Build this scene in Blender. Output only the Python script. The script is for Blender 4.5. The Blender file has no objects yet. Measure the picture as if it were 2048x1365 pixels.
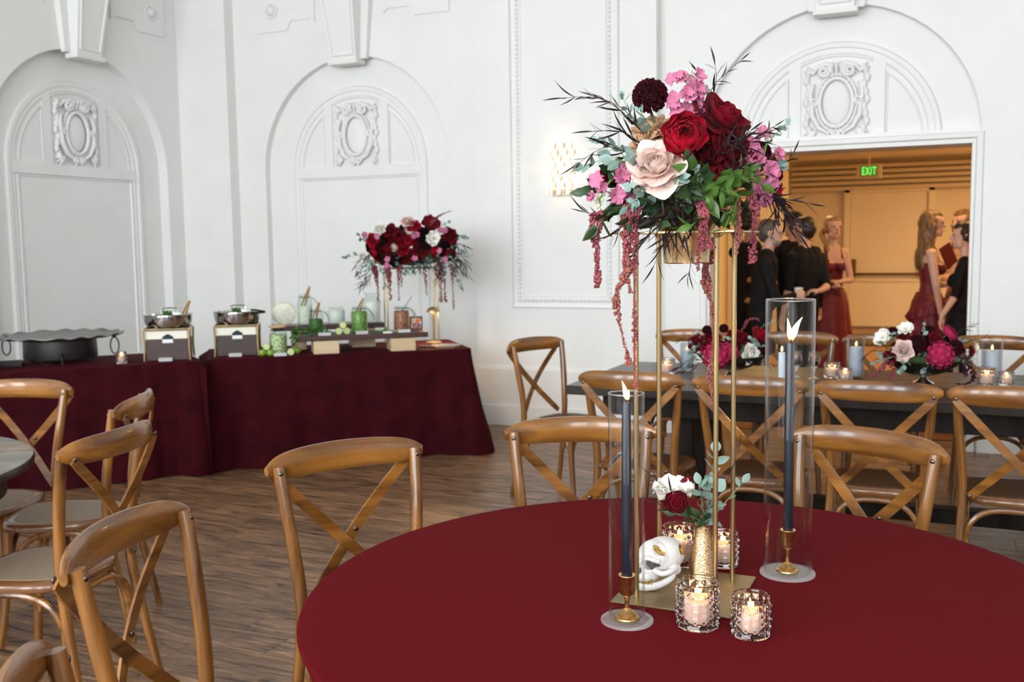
import bpy, math, random
from mathutils import Vector, Matrix, Quaternion, noise
random.seed(7)
S = bpy.context.scene
C = S.collection
PI = math.pi
def RAD(a): return math.radians(a)

# ------------------------------------------------------------------ camera, world, light, exposure
CAM_H, PITCH, YAW, ROLL = 1.46, RAD(5.5), RAD(24.0), RAD(-0.84)
fwd = Vector((-math.sin(YAW)*math.cos(PITCH), math.cos(YAW)*math.cos(PITCH), -math.sin(PITCH)))
rgt = Vector((math.cos(YAW), math.sin(YAW), 0)); upv = rgt.cross(fwd)
r2 = rgt*math.cos(ROLL)+upv*math.sin(ROLL); u2 = r2.cross(fwd)
cd = bpy.data.cameras.new('camera'); cam = bpy.data.objects.new('camera', cd); C.objects.link(cam)
cam.matrix_world = Matrix(((r2.x,u2.x,-fwd.x,0),(r2.y,u2.y,-fwd.y,0),(r2.z,u2.z,-fwd.z,CAM_H),(0,0,0,1)))
cd.sensor_width = 36; cd.lens = 35; cd.clip_start = .05; cd.clip_end = 100
cd.dof.use_dof = True; cd.dof.focus_distance = 1.97; cd.dof.aperture_fstop = 7.0
S.camera = cam
S.view_settings.view_transform = 'Standard'; S.view_settings.look = 'None'
S.view_settings.gamma = 1; S.view_settings.use_curve_mapping = False
S.view_settings.exposure = 1.03

w = bpy.data.worlds.new('sky'); S.world = w; w.use_nodes = True
bg = w.node_tree.nodes['Background']; bg.inputs[0].default_value = (.80,.88,1,1); bg.inputs[1].default_value = .6

def area(name, loc, rot, sx, sy, power, color):
    l = bpy.data.lights.new(name, 'AREA'); l.shape = 'RECTANGLE'; l.size = sx; l.size_y = sy
    l.energy = power; l.color = color
    o = bpy.data.objects.new(name, l); C.objects.link(o); o.location = loc; o.rotation_euler = rot
    return o
DAY = (.90,.955,1)
WIN_BACK = [-5.2,-2.7,-.2,2.3]          # tall windows of the wall behind the camera
for x in WIN_BACK:
    area('window_back_offscreen', (x,-3.93,2.75), (RAD(90),0,0), 1.5, 2.9, 98, DAY)
WARM = (1,.60,.22)
LOBBY_LAMPS=((.2,9.4,12),(-1.9,11.4,18),(1.2,12.6,29),(1.5,14.6,46))   # ceiling lamps of the lobby, hidden above the door head
for x, y, p in LOBBY_LAMPS:
    area('lobby_ceiling_lamp_offscreen', (x,y,2.86), (0,0,0), .5, .5, p, WARM)

# ------------------------------------------------------------------ mesh helpers
class G:
    def __init__(s): s.v=[]; s.f=[]; s.m=[]
    def add(s, vs, fs, mi=0):
        b=len(s.v); s.v += [tuple(x) for x in vs]; s.f += [tuple(b+i for i in q) for q in fs]; s.m += [mi]*len(fs); return s
    def box(s, c, d, rz=0, mi=0, tilt=None):
        x,y,z = d[0]/2,d[1]/2,d[2]/2
        vs=[Vector(p) for p in ((-x,-y,-z),(x,-y,-z),(x,y,-z),(-x,y,-z),(-x,-y,z),(x,-y,z),(x,y,z),(-x,y,z))]
        M=Matrix.Rotation(rz,3,'Z')
        if tilt is not None: M = tilt
        vs=[M@p+Vector(c) for p in vs]
        return s.add(vs,[(3,2,1,0),(4,5,6,7),(0,1,5,4),(1,2,6,5),(2,3,7,6),(3,0,4,7)],mi)
    def bbox(s, c, d, b=.004, rz=0, mi=0):            # box with chamfered vertical + horizontal edges
        x,y,z=d[0]/2,d[1]/2,d[2]/2; rings=[]
        for zz,ins in ((-z,b),(-z+b,0),(z-b,0),(z,b)):
            X,Y=x-ins,y-ins; k=min(b,X,Y)
            rings.append([(-X+k,-Y,zz),(X-k,-Y,zz),(X,-Y+k,zz),(X,Y-k,zz),(X-k,Y,zz),(-X+k,Y,zz),(-X,Y-k,zz),(-X,-Y+k,zz)])
        M=Matrix.Rotation(rz,3,'Z'); vs=[M@Vector(p)+Vector(c) for r in rings for p in r]; fs=[]
        for i in range(3):
            for j in range(8): fs.append((i*8+j,i*8+(j+1)%8,(i+1)*8+(j+1)%8,(i+1)*8+j))
        fs.append(tuple(range(7,-1,-1))); fs.append(tuple(range(24,32)))
        return s.add(vs,fs,mi)
    def tube(s, pts, r, n=8, caps=True, mi=0, flat=1.0, up=None):
        pts=[Vector(p) for p in pts]; k=len(pts)
        rr=r if isinstance(r,(list,tuple)) else [r]*k
        vs=[]; prev=None
        for i,p in enumerate(pts):
            t=(pts[min(i+1,k-1)]-pts[max(i-1,0)])
            if t.length<1e-9: t=Vector((0,0,1))
            t.normalize()
            if prev is None:
                a=Vector(up) if up is not None else (Vector((0,0,1)) if abs(t.z)<.9 else Vector((1,0,0)))
                nrm=(a-t*a.dot(t)).normalized()
            else:
                nrm=(prev-t*prev.dot(t))
                nrm = nrm.normalized() if nrm.length>1e-6 else prev
            prev=nrm; bn=t.cross(nrm)
            for j in range(n):
                th=2*PI*j/n; vs.append(p+(nrm*math.cos(th)*flat+bn*math.sin(th))*rr[i])
        fs=[]
        for i in range(k-1):
            for j in range(n): fs.append((i*n+j,i*n+(j+1)%n,(i+1)*n+(j+1)%n,(i+1)*n+j))
        if caps: fs.append(tuple(range(n-1,-1,-1))); fs.append(tuple(range((k-1)*n,k*n)))
        return s.add(vs,fs,mi)
    def sweep(s, pts, secs, up=(0,0,1), closed=False, mi=0, caps=True):
        # secs: one list of (a,b) per point; a along side = t x up, b along up
        pts=[Vector(p) for p in pts]; k=len(pts); vs=[]
        if not isinstance(secs[0][0],(list,tuple)): secs=[secs]*k
        n=len(secs[0]); up=Vector(up)
        for i,p in enumerate(pts):
            if closed: t=pts[(i+1)%k]-pts[(i-1)%k]
            else: t=pts[min(i+1,k-1)]-pts[max(i-1,0)]
            t.normalize(); sd=t.cross(up)
            sd = sd.normalized() if sd.length>1e-6 else Vector((1,0,0)); u=sd.cross(t).normalized()
            for a,b in secs[i]: vs.append(p+sd*a+u*b)
        fs=[]
        for i in range(k if closed else k-1):
            i2=(i+1)%k
            for j in range(n): fs.append((i*n+j,i2*n+j,i2*n+(j+1)%n,i*n+(j+1)%n))
        if not closed and caps: fs.append(tuple(range(n))); fs.append(tuple(range(k*n-1,(k-1)*n-1,-1)))
        return s.add(vs,fs,mi)
    def lathe(s, prof, n=32, c=(0,0,0), mi=0, cap0=False, cap1=False, wob=None):
        vs=[]; k=len(prof)
        for r,z in prof:
            for j in range(n):
                th=2*PI*j/n; R=r*(wob(th,z) if wob else 1); vs.append((c[0]+R*math.cos(th),c[1]+R*math.sin(th),c[2]+z))
        fs=[(i*n+j,i*n+(j+1)%n,(i+1)*n+(j+1)%n,(i+1)*n+j) for i in range(k-1) for j in range(n)]
        if cap0: fs.append(tuple(range(n-1,-1,-1)))
        if cap1: fs.append(tuple(range((k-1)*n,k*n)))
        return s.add(vs,fs,mi)
    def ell(s, c, r, nu=16, nv=10, mi=0, M=None, fn=None):
        c=Vector(c); vs=[]; fs=[]
        if not isinstance(r,(list,tuple)): r=(r,r,r)
        for i in range(nv+1):
            ph=PI*i/nv
            for j in range(nu):
                th=2*PI*j/nu; d=Vector((math.sin(ph)*math.cos(th),math.sin(ph)*math.sin(th),-math.cos(ph)))
                k=fn(d) if fn else 1
                p=Vector((d.x*r[0]*k,d.y*r[1]*k,d.z*r[2]*k))
                if M is not None: p=M@p
                vs.append(c+p)
        for i in range(nv):
            for j in range(nu):
                a,b=i*nu+j,i*nu+(j+1)%nu
                if i==0: fs.append((a,b+nu,a+nu))
                elif i==nv-1: fs.append((a,b,a+nu))
                else: fs.append((a,b,b+nu,a+nu))
        return s.add(vs,fs,mi)
    def prism(s, poly, o, ax, ay, an, t, mi=0):       # polygon (list of 2-D points) extruded by t along an
        o,ax,ay,an=map(Vector,(o,ax,ay,an)); n=len(poly)
        a=[o+ax*x+ay*y for x,y in poly]; b=[p+an*t for p in a]
        fs=[tuple(range(n-1,-1,-1)),tuple(range(n,2*n))]+[(i,(i+1)%n,n+(i+1)%n,n+i) for i in range(n)]
        return s.add(a+b,fs,mi)
    def grid(s, fn, nu, nv, mi=0, thick=0, closeu=False):
        vs=[Vector(fn(i/nu,j/nv)) for j in range(nv+1) for i in range(nu+(0 if closeu else 1))]; W=nu if closeu else nu+1; fs=[]
        for j in range(nv):
            for i in range(nu):
                i2=(i+1)%W if closeu else i+1
                fs.append((j*W+i,j*W+i2,(j+1)*W+i2,(j+1)*W+i))
        return s.add(vs,fs,mi)
    def mesh(s, name, mats, smooth=35):
        m=bpy.data.meshes.new(name); m.from_pydata(s.v,[],s.f); m.validate(verbose=False)
        if not isinstance(mats,(list,tuple)): mats=[mats]
        for x in mats: m.materials.append(x)
        if len(mats)>1 and len(m.polygons)==len(s.m): m.polygons.foreach_set('material_index', s.m)
        if smooth:
            m.polygons.foreach_set('use_smooth',[True]*len(m.polygons)); m.set_sharp_from_angle(angle=RAD(smooth))
        m.update(); return m

def link(name, me, parent=None, loc=(0,0,0), rot=None, scale=None):
    o=bpy.data.objects.new(name, me); C.objects.link(o)
    if parent is not None: o.parent=parent
    o.location=loc
    if rot is not None:
        if isinstance(rot,Quaternion): o.rotation_mode='QUATERNION'; o.rotation_quaternion=rot
        else: o.rotation_euler=rot
    if scale is not None: o.scale = scale if isinstance(scale,(list,tuple,Vector)) else (scale,)*3
    return o
def obj(name, g, mat, parent=None, loc=(0,0,0), rot=None, smooth=35, scale=None):
    return link(name, g.mesh(name, mat, smooth), parent, loc, rot, scale)
def tag(o, label=None, cat=None, group=None, kind=None):
    if label: o['label']=label
    if cat: o['category']=cat
    if group: o['group']=group
    if kind: o['kind']=kind
    return o
def thing(name, label, cat, loc=(0,0,0), rz=0, group=None):
    o=bpy.data.objects.new(name,None); C.objects.link(o); o.location=loc; o.rotation_euler=(0,0,rz); o.empty_display_size=.05
    return tag(o,label,cat,group)
def struct(name, g, mat, smooth=30, parent=None):
    o=obj(name,g,mat,parent,smooth=smooth)
    if parent is None: o['kind']='structure'
    return o
KIDS={}
def kids(o): return [x for x in C.objects if x.parent==o]
def dup(root, loc, rz, label=None, group=None):
    def cp(o,par):
        c=o.copy(); C.objects.link(c)
        if par is not None: c.parent=par
        for ch in KIDS.setdefault(o.name,kids(o)): cp(ch,c)
        return c
    r=cp(root,None); r.location=loc; r.rotation_euler=(0,0,rz)
    if label: r['label']=label
    if group: r['group']=group
    return r

# ------------------------------------------------------------------ materials
def mat(name, color=(.8,.8,.8), rough=.5, metal=0, **kw):
    m=bpy.data.materials.new(name); m.use_nodes=True; b=m.node_tree.nodes['Principled BSDF']
    b.inputs['Base Color'].default_value=(*color,1); b.inputs['Roughness'].default_value=rough; b.inputs['Metallic'].default_value=metal
    for k,v in kw.items(): b.inputs[k.replace('_',' ')].default_value=v
    return m
def nodes(m): return m.node_tree.nodes, m.node_tree.links, m.node_tree.nodes['Principled BSDF']
def tint(m, c1, c2, scale=5, stretch=(1,1,1), detail=4, lo=.3, hi=.7, bump=0, coord='Object', dist=0, rnd=0, bumpdist=.002):
    N,L,b=nodes(m); tc=N.new('ShaderNodeTexCoord'); mp=N.new('ShaderNodeMapping'); mp.inputs['Scale'].default_value=stretch
    src=tc.outputs[coord]
    if rnd:
        oi=N.new('ShaderNodeObjectInfo'); vm=N.new('ShaderNodeVectorMath'); vm.operation='SCALE'; vm.inputs[0].default_value=(rnd,rnd*.7,rnd*1.3)
        L.new(oi.outputs['Random'],vm.inputs['Scale']); va=N.new('ShaderNodeVectorMath'); L.new(src,va.inputs[0]); L.new(vm.outputs[0],va.inputs[1]); src=va.outputs[0]
    L.new(src,mp.inputs[0])
    nz=N.new('ShaderNodeTexNoise'); nz.inputs['Scale'].default_value=scale; nz.inputs['Detail'].default_value=detail; nz.inputs['Distortion'].default_value=dist
    L.new(mp.outputs[0],nz.inputs['Vector'])
    cr=N.new('ShaderNodeValToRGB'); cr.color_ramp.elements[0].position=lo; cr.color_ramp.elements[1].position=hi
    cr.color_ramp.elements[0].color=(*c1,1); cr.color_ramp.elements[1].color=(*c2,1)
    L.new(nz.outputs['Fac'],cr.inputs[0]); L.new(cr.outputs[0],b.inputs['Base Color'])
    if bump:
        bp=N.new('ShaderNodeBump'); bp.inputs['Strength'].default_value=bump; bp.inputs['Distance'].default_value=bumpdist
        L.new(nz.outputs['Fac'],bp.inputs['Height']); L.new(bp.outputs[0],b.inputs['Normal'])
    m['cr']=cr.name
    return m
def wood(name, c1, c2, axis, rough=.27, coat=.45, scale=9, rnd=6):
    st={'x':(.07,1,1),'y':(1,.07,1),'z':(1,1,.07)}[axis]
    m=mat(name,c1,rough,Coat_Weight=coat,Coat_Roughness=.10)
    return tint(m,c1,c2,scale*2.2,st,5,.32,.68,bump=.05,dist=.6,rnd=rnd,bumpdist=.001)

WALL=tint(mat('white_plaster',(.86,.86,.84),.55),(.80,.80,.775),(.84,.84,.82),2.5,bump=.06)
CHAIRX=wood('oak_rail',(.085,.028,.0055),(.34,.138,.026),'x')
CHAIRZ=wood('oak_post',(.080,.027,.0055),(.325,.132,.026),'z')
SEATW=wood('oak_seat',(.13,.048,.013),(.22,.088,.026),'y')
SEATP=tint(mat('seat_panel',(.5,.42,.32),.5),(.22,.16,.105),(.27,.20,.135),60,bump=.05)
STEEL=mat('bolt_steel',(.16,.14,.12),.3,1)
GOLD=tint(mat('brushed_gold',(.7,.5,.22),.32,1),(.44,.33,.165),(.60,.46,.25),25,(1,1,.05),3)
BRASS=tint(mat('hammered_brass',(.7,.42,.16),.28,1),(.50,.28,.09),(.75,.47,.19),90,bump=.45,bumpdist=.002)
def glassmat(name, color=(1,1,1), rough=0.0, ior=1.45):
    m=mat(name,color,rough,Transmission_Weight=1.0,IOR=ior); return m
GLASS=glassmat('clear_glass',(.97,.97,.97))
THIN=glassmat('thin_glass',(.98,.98,.98),0,1.35)
LEGW=wood('dark_leg_wood',(.010,.0075,.006),(.022,.016,.012),'z',.55,.0,6); LEGW.node_tree.nodes['Principled BSDF'].inputs['Specular IOR Level'].default_value=.12
BLACKM=mat('black_iron',(.016,.016,.017),.5,.6)
DARKW=wood('dark_table_wood',(.012,.009,.0075),(.030,.022,.017),'x',.32,.25,6)
DARKW.node_tree.nodes['Principled BSDF'].inputs['Specular IOR Level'].default_value=.3; DARKW.node_tree.nodes['Principled BSDF'].inputs['Coat Weight'].default_value=.12
VELVET=tint(mat('burgundy_velvet',(.08,.006,.012),.85,Specular_IOR_Level=.08,Sheen_Weight=.06,Sheen_Roughness=.4),(.026,.0018,.0038),(.044,.0028,.0060),9,bump=.12,bumpdist=.01)
VELVET.node_tree.nodes['Principled BSDF'].inputs['Sheen Tint'].default_value=(.55,.08,.12,1)
CLOTH=tint(mat('burgundy_linen',(.1,.003,.006),.9,Specular_IOR_Level=.06),(.095,.0037,.0060),(.116,.0048,.0077),260,bump=.12,bumpdist=.0006)
def flame_mat():
    m=bpy.data.materials.new('candle_flame'); m.use_nodes=True; N=m.node_tree.nodes; L=m.node_tree.links
    N.remove(N['Principled BSDF']); e=N.new('ShaderNodeEmission'); tc=N.new('ShaderNodeTexCoord'); sp=N.new('ShaderNodeSeparateXYZ')
    cr=N.new('ShaderNodeValToRGB'); cr.color_ramp.elements[0].color=(1,.35,.06,1); cr.color_ramp.elements[1].color=(1,.62,.20,1); cr.color_ramp.elements[0].position=.0; cr.color_ramp.elements[1].position=.35
    L.new(tc.outputs['Generated'],sp.inputs[0]); L.new(sp.outputs['Z'],cr.inputs[0]); L.new(cr.outputs[0],e.inputs[0]); e.inputs[1].default_value=4
    L.new(e.outputs[0],N['Material Output'].inputs[0]); return m
FLAME=flame_mat()
# ------------------------------------------------------------------ room shell
YB, YF, XL, XR, YN, ZC = 7.45, 7.33, -6.6, 5.0, -4.0, 4.7      # recessed bay plane, pier plane, left wall, right wall, wall behind camera, ceiling
def arch_pts(cx, r, zs, zb, n=28):     # outline from bottom left over the arch to bottom right
    return [(cx-r,zb)]+[(cx+r*math.cos(PI-PI*i/n), zs+r*math.sin(PI-PI*i/n)) for i in range(n+1)]+[(cx+r,zb)]
class WallFrame:                        # 2-D wall coordinates (u along wall, z up, d = depth out of the wall into the room)
    def __init__(s,o,u,n): s.o,s.u,s.n=Vector(o),Vector(u),Vector(n)
    def P(s,u,z,d=0): return s.o+s.u*u+Vector((0,0,z))+s.n*d
def bay(g, F, u0, u1, cu, zbot, depth, half=None):
    # a bay of wall from u0 to u1 with an arched recess centred at cu (r .94, spring 2.16)
    r,zs=.94,2.16; top=ZC; pts=arch_pts(cu,r,zs,zbot)
    def q(*p): g.add([F.P(*x) for x in p],[tuple(range(len(p)))])
    q((u0,0),(cu-r,0),(cu-r,top),(u0,top)); q((cu+r,0),(u1,0),(u1,top),(cu+r,top))
    if zbot>0 and half is None: q((cu-r,0),(cu+r,0),(cu+r,zbot),(cu-r,zbot))
    ar=pts[1:-1]
    for a,b in zip(ar,ar[1:]):
        q(a,b,(b[0],top),(a[0],top))                              # wall above arch
        q((a[0],max(zbot,0),-depth),(b[0],max(zbot,0),-depth),(b[0],b[1],-depth),(a[0],a[1],-depth)) if half is None else q((a[0],2.2,-depth),(b[0],2.2,-depth),(b[0],b[1],-depth),(a[0],a[1],-depth))
    pp = pts if half is None else ar
    for a,b in zip(pp,pp[1:]): q((a[0],a[1],0),(a[0],a[1],-depth),(b[0],b[1],-depth),(b[0],b[1],0))
    if half is None: q((cu-r,zbot,0),(cu+r,zbot,0),(cu+r,zbot,-depth),(cu-r,zbot,-depth))
FB=WallFrame((0,YB,0),(1,0,0),(0,-1,0)); FF=WallFrame((0,YF,0),(1,0,0),(0,-1,0)); FA=WallFrame((XL,0,0),(0,1,0),(1,0,0))
CUB,CUD,CUA=-4.80,-.80,6.20
DEP=.07
gb=G()
def quad(g,F,*p): g.add([F.P(*x) for x in p],[tuple(range(len(p)))])
# corner pier, bay B, pier C, bay D (doorway), pier E
def pier(g,u0,u1): 
    quad(g,FF,(u0,0),(u1,0),(u1,ZC),(u0,ZC))
    st=YB-YF
    quad(g,FF,(u0,0,0),(u0,ZC,0),(u0,ZC,-st),(u0,0,-st)); quad(g,FF,(u1,0,0),(u1,0,-st),(u1,ZC,-st),(u1,ZC,0))
pier(gb,XL,-6.04); pier(gb,-3.57,-2.06); pier(gb,.46,1.9)
bay(gb,FB,-6.04,-3.57,CUB,.5,DEP)
DL,DR,DH=-1.685,.085,2.10
bay(gb,FB,-2.06,.46,CUD,2.2,DEP,half=True)
r_=.94
quad(gb,FB,(CUD-r_,0),(DL,0),(DL,2.2),(CUD-r_,2.2)); quad(gb,FB,(DR,0),(CUD+r_,0),(CUD+r_,2.2),(DR,2.2)); quad(gb,FB,(DL,DH),(DR,DH),(DR,2.2),(DL,2.2))
quad(gb,FB,(CUD-r_,2.2,0),(CUD+r_,2.2,0),(CUD+r_,2.2,-DEP),(CUD-r_,2.2,-DEP))
TH=.32
quad(gb,FB,(DL,0,0),(DL,DH,0),(DL,DH,-TH),(DL,0,-TH)); quad(gb,FB,(DR,0,0),(DR,0,-TH),(DR,DH,-TH),(DR,DH,0)); quad(gb,FB,(DL,DH,0),(DR,DH,0),(DR,DH,-TH),(DL,DH,-TH))
quad(gb,FB,(1.9,0),(XR,0),(XR,ZC),(1.9,ZC))
wall_back=struct('wall_back',gb,WALL)
ga=G(); bay(ga,FA,YN,7.33,CUA,.5,.10); wall_left=struct('wall_left',ga,WALL)

# mouldings ---------------------------------------------------------
def ribbon(g,F,pts,w,t,d0=0):          # flat moulding of width w (inward), thickness t along an outline, raised by t from depth d0
    k=len(pts)
    def off(i):
        a=Vector(pts[max(i-1,0)]); b=Vector(pts[min(i+1,k-1)]); tt=(b-a).normalized(); n=Vector((tt.y,-tt.x)); p=Vector(pts[i]); return p+n*w
    inn=[off(i) for i in range(k)]; vs=[]
    for i in range(k):
        a,b=pts[i],inn[i]; e=min(.012,w*.25)
        m1=Vector(a)+(b-Vector(a))*(e/w); m2=b+(Vector(a)-b)*(e/w)
        vs+=[F.P(a[0],a[1],d0),F.P(m1.x,m1.y,d0+t),F.P(m2.x,m2.y,d0+t),F.P(b.x,b.y,d0)]
    fs=[(i*4+j,(i+1)*4+j,(i+1)*4+j+1,i*4+j+1) for i in range(k-1) for j in range(3)]
    fs+=[(0,1,2,3),(k*4-1,k*4-2,k*4-3,k*4-4)]
    g.add(vs,fs)
def wbox(g,F,u0,u1,z0,z1,d0,d1):
    p=[F.P(u0,z0,d0),F.P(u1,z0,d0),F.P(u1,z1,d0),F.P(u0,z1,d0),F.P(u0,z0,d1),F.P(u1,z0,d1),F.P(u1,z1,d1),F.P(u0,z1,d1)]
    g.add(p,[(3,2,1,0),(4,5,6,7),(0,1,5,4),(1,2,6,5),(2,3,7,6),(3,0,4,7)])
def spiral(c, r0, turns, th0, d, n=26, sgn=1):
    out=[]
    for i in range(n+1):
        t=i/n; th=th0+sgn*2*PI*turns*t; r=r0*(1-t*.86); out.append((c[0]+r*math.cos(th),c[1]+r*math.sin(th),d+.012*t))
    return out
def cartouche(F, cu, parent, d0):
    cz=2.445; g=G()
    def T(pts,r,n=6): g.tube([F.P(cu+x,cz+z,d0+d) for x,z,d in pts], r, n)
    # double oval frame
    ov=lambda a,b,d:[(a*math.cos(2*PI*i/40),b*math.sin(2*PI*i/40)+(-.012),d) for i in range(41)]
    T(ov(.112,.168,.03),.014); T(ov(.138,.198,.018),.011)
    for sx in (-1,1):
        # side straps ending in scrolls, top volutes, lower leaf sprays
        T([(sx*.155,.13,.02),(sx*.175,.06,.03),(sx*.172,.0,.035)],[.012,.018,.014])
        sp=spiral((sx*.148,.0),.032,1.6,0 if sx>0 else PI,.03,sgn=-sx); T(sp,.010)
        T([(sx*.165,-.02,.03),(sx*.16,-.1,.03),(sx*.115,-.185,.03),(sx*.05,-.225,.03)],[.016,.02,.018,.010])
        sp=spiral((sx*.085,.205),.045,1.7,PI/2,.035,sgn=sx); T(sp,.013)
        T([(sx*.02,.235,.04),(sx*.07,.255,.04),(sx*.13,.235,.03),(sx*.165,.19,.02)],[.014,.018,.016,.008])
        sp=spiral((sx*.035,-.235),.030,1.5,-PI/2,.03,sgn=-sx); T(sp,.010)
        # leafy ribbon down the outside
        for i in range(9):
            z=.2-.05*i; x=.195+.012*math.sin(i*2.1)
            M=Matrix.Rotation(sx*(.5+.4*math.sin(i*1.7)),3,'Y')
            g.ell(F.P(cu+sx*x,cz+z,d0+.012),(.022,.022,.034),8,6)
            T([(sx*(x-.03),z+.01,.006),(sx*x,z+.03,.022),(sx*(x+.02),z+.015,.006)],[.004,.010,.003],5)
        for a in (-.9,-.45,0):
            T([(sx*.14,-.21,.02),(sx*(.14+.045*math.cos(a)),-.21+.045*math.sin(a),.03),(sx*(.14+.085*math.cos(a)),-.21+.085*math.sin(a)-.02,.006)],[.012,.015,.003],6)
        for a in (.2,.7):
            T([(sx*.15,.2,.02),(sx*(.15+.05*math.cos(a)),.2+.05*math.sin(a),.03),(sx*(.15+.075*math.cos(a)),.2+.075*math.sin(a)+.01,.006)],[.01,.014,.003],6)
    for x in (-.03,0,.03): T([(x,.19,.03),(x*1.2,.24,.045),(x*1.3,.268,.03)],[.010,.015,.008])
    for i in range(28):
        th=2*PI*i/28; g.ell(F.P(cu+.124*math.cos(th),cz-.012+.183*math.sin(th),d0+.03),.007,6,4)
    o=obj('cartouche',g,WALL,parent,smooth=50)
    m=G(); m.ell((0,0,0),(.10,.03,.155),24,16)
    mm=Matrix((F.u,-F.n if False else F.n,Vector((0,0,1)))).transposed()
    m.v=[tuple(mm@Vector(p)+F.P(cu,cz-.012,d0+.004)) for p in m.v]
    obj('oval_medallion',m,WALL,o)
    return o
def lunette(F, cu, parent, d0, zlow, panel=True):
    g=G(); ribbon(g,F,arch_pts(cu,.70,2.16,zlow,32),.055,.022,d0); obj('arch_frame',g,WALL,parent,smooth=30)
    g=G(); ribbon(g,F,arch_pts(cu,.665,2.16,zlow,32),.06,.012,d0); obj('arch_frame',g,WALL,parent,smooth=30)
    for s in (-1,1):
        g=G(); u=cu+s*.285; wbox(g,F,u-.04,u+.04,2.16,2.74,d0,d0+.014); obj('mullion',g,WALL,parent,smooth=0)
    g=G(); wbox(g,F,cu-.64,cu+.64,2.08 if panel else 2.10,2.17,d0,d0+.018); obj('panel_rail',g,WALL,parent,smooth=0)
    # curved bead over centre panel
    g=G(); g.tube([F.P(cu+.60*math.cos(a),2.16+.60*math.sin(a),d0+.006) for a in [RAD(64+52*i/14) for i in range(15)]],.008,6); obj('panel_bead',g,WALL,parent)
    for s in (-1,1):
        g=G(); g.tube([F.P(cu+s*.57*math.cos(a),2.16+.57*math.sin(a),d0+.006) for a in [RAD(2+52*i/16) for i in range(17)]]+[F.P(cu+s*.335,2.18,d0+.006)],.007,6); obj('panel_bead',g,WALL,parent)
    if panel:
        g=G(); ribbon(g,F,[(cu-.60,.55),(cu-.60,2.075),(cu+.60,2.075),(cu+.60,.55)],.03,.012,d0); obj('panel_bead',g,WALL,parent,smooth=20)
    cartouche(F,cu,parent,d0)
lunette(FB,CUB,wall_back,-DEP,.5); lunette(FB,CUD,wall_back,-DEP,2.18,False); lunette(FA,CUA,wall_left,-.10,.5)
# door casing
g=G(); ribbon(g,FB,[(DL-.075,0),(DL-.075,DH+.075),(DR+.075,DH+.075),(DR+.075,0)],.07,.022); obj('door_casing',g,WALL,wall_back,smooth=20)
# keystones: tapering corbel with framed face
def keystone(F,cu,parent):
    def blk(name,w0,w1,d0,d1,z0,z1):
        g=G(); p=[]
        for z,wd,d in ((z0,w0,d0),(z1,w1,d1)):
            p+=[F.P(cu-wd,z,0),F.P(cu+wd,z,0),F.P(cu+wd,z,d),F.P(cu-wd,z,d)]
        g.add(p,[(3,2,1,0),(4,5,6,7),(0,1,5,4),(1,2,6,5),(2,3,7,6),(3,0,4,7)]); return obj(name,g,WALL,parent,smooth=0)
    k=blk('keystone',.125,.20,.11,.30,3.045,4.1)
    k2=blk('keystone_backing',.185,.30,.045,.09,3.06,4.1)
    f=blk('keystone_foot',.145,.148,.13,.135,3.015,3.05)
    g=G()
    for s in (-1,1):
        a,b=F.P(cu+s*.10,3.09,.121),F.P(cu+s*.17,4.05,.295); g.tube([a,b],.010,6)
    g.tube([F.P(cu-.10,3.09,.121),F.P(cu+.10,3.09,.121)],.010,6); obj('keystone_fillet',g,WALL,parent)
    # stepped spandrel panels either side
    for s in (-1,1):
        poly=[(.97,4.2),(.97,3.375),(.64,3.375),(.60,3.455),(.39,3.455),(.345,3.42),(.345,4.2)]
        n=8; q=[]
        for i,(x,z) in enumerate(poly): q.append((cu+s*x,z))
        g=G(); g.add([F.P(x,z,0) for x,z in q]+[F.P(x,z,.016) for x,z in q],[tuple(range(7)),tuple(range(13,6,-1))]+[(i,(i+1)%7,7+(i+1)%7,7+i) for i in range(7)]); obj('spandrel_panel',g,WALL,parent,smooth=0)
        g=G(); c=(cu+s*.80,3.56); g.tube([F.P(c[0]+.06*math.cos(2*PI*i/24),c[1]+.06*math.sin(2*PI*i/24),.018) for i in range(25)],.014,6)
        g.ell(F.P(c[0],c[1],.012),(.045,.045,.045) ,12,8); obj('roundel',g,WALL,parent)
keystone(FB,CUB,wall_back); keystone(FB,CUD,wall_back); keystone(FA,CUA,wall_left)
# pier C: framed panel with beaded moulding
def framed(F,u0,u1,z0,z1):
    g=G(); ribbon(g,F,[(u0,z1),(u0,z0),(u1,z0),(u1,z1)][::-1],-.03,.024); obj('panel_moulding',g,WALL,wall_back,smooth=20)
    g=G(); i=.05
    n=int((z1-z0-2*i)/.034)
    for s in (u0+i,u1-i):
        for k in range(n): 
            z=z0+i+k*.034; g.bbox((0,0,0),(.024,.020,.026),.006); 
            for q in range(len(g.v)-32,len(g.v)): x,y,zz=g.v[q]; g.v[q]=tuple(F.P(s+x,z+zz,.008+y))
    for k in range(1,int((u1-u0-2*i)/.034)+1):
        u=u0+i+k*.034; g.bbox((0,0,0),(.026,.020,.024),.006)
        for q in range(len(g.v)-32,len(g.v)): x,y,zz=g.v[q]; g.v[q]=tuple(F.P(u+x,z0+i+zz,.008+y))
    b=obj('bead_moulding',g,WALL,wall_back,smooth=40); b['kind']='stuff'
    g=G(); ribbon(g,F,[(u0+.085,z1),(u0+.085,z0+.085),(u1-.085,z0+.085),(u1-.085,z1)][::-1],-.015,.008); obj('panel_moulding',g,WALL,wall_back,smooth=20)
framed(FF,-3.235,-2.375,.97,4.4)
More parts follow.
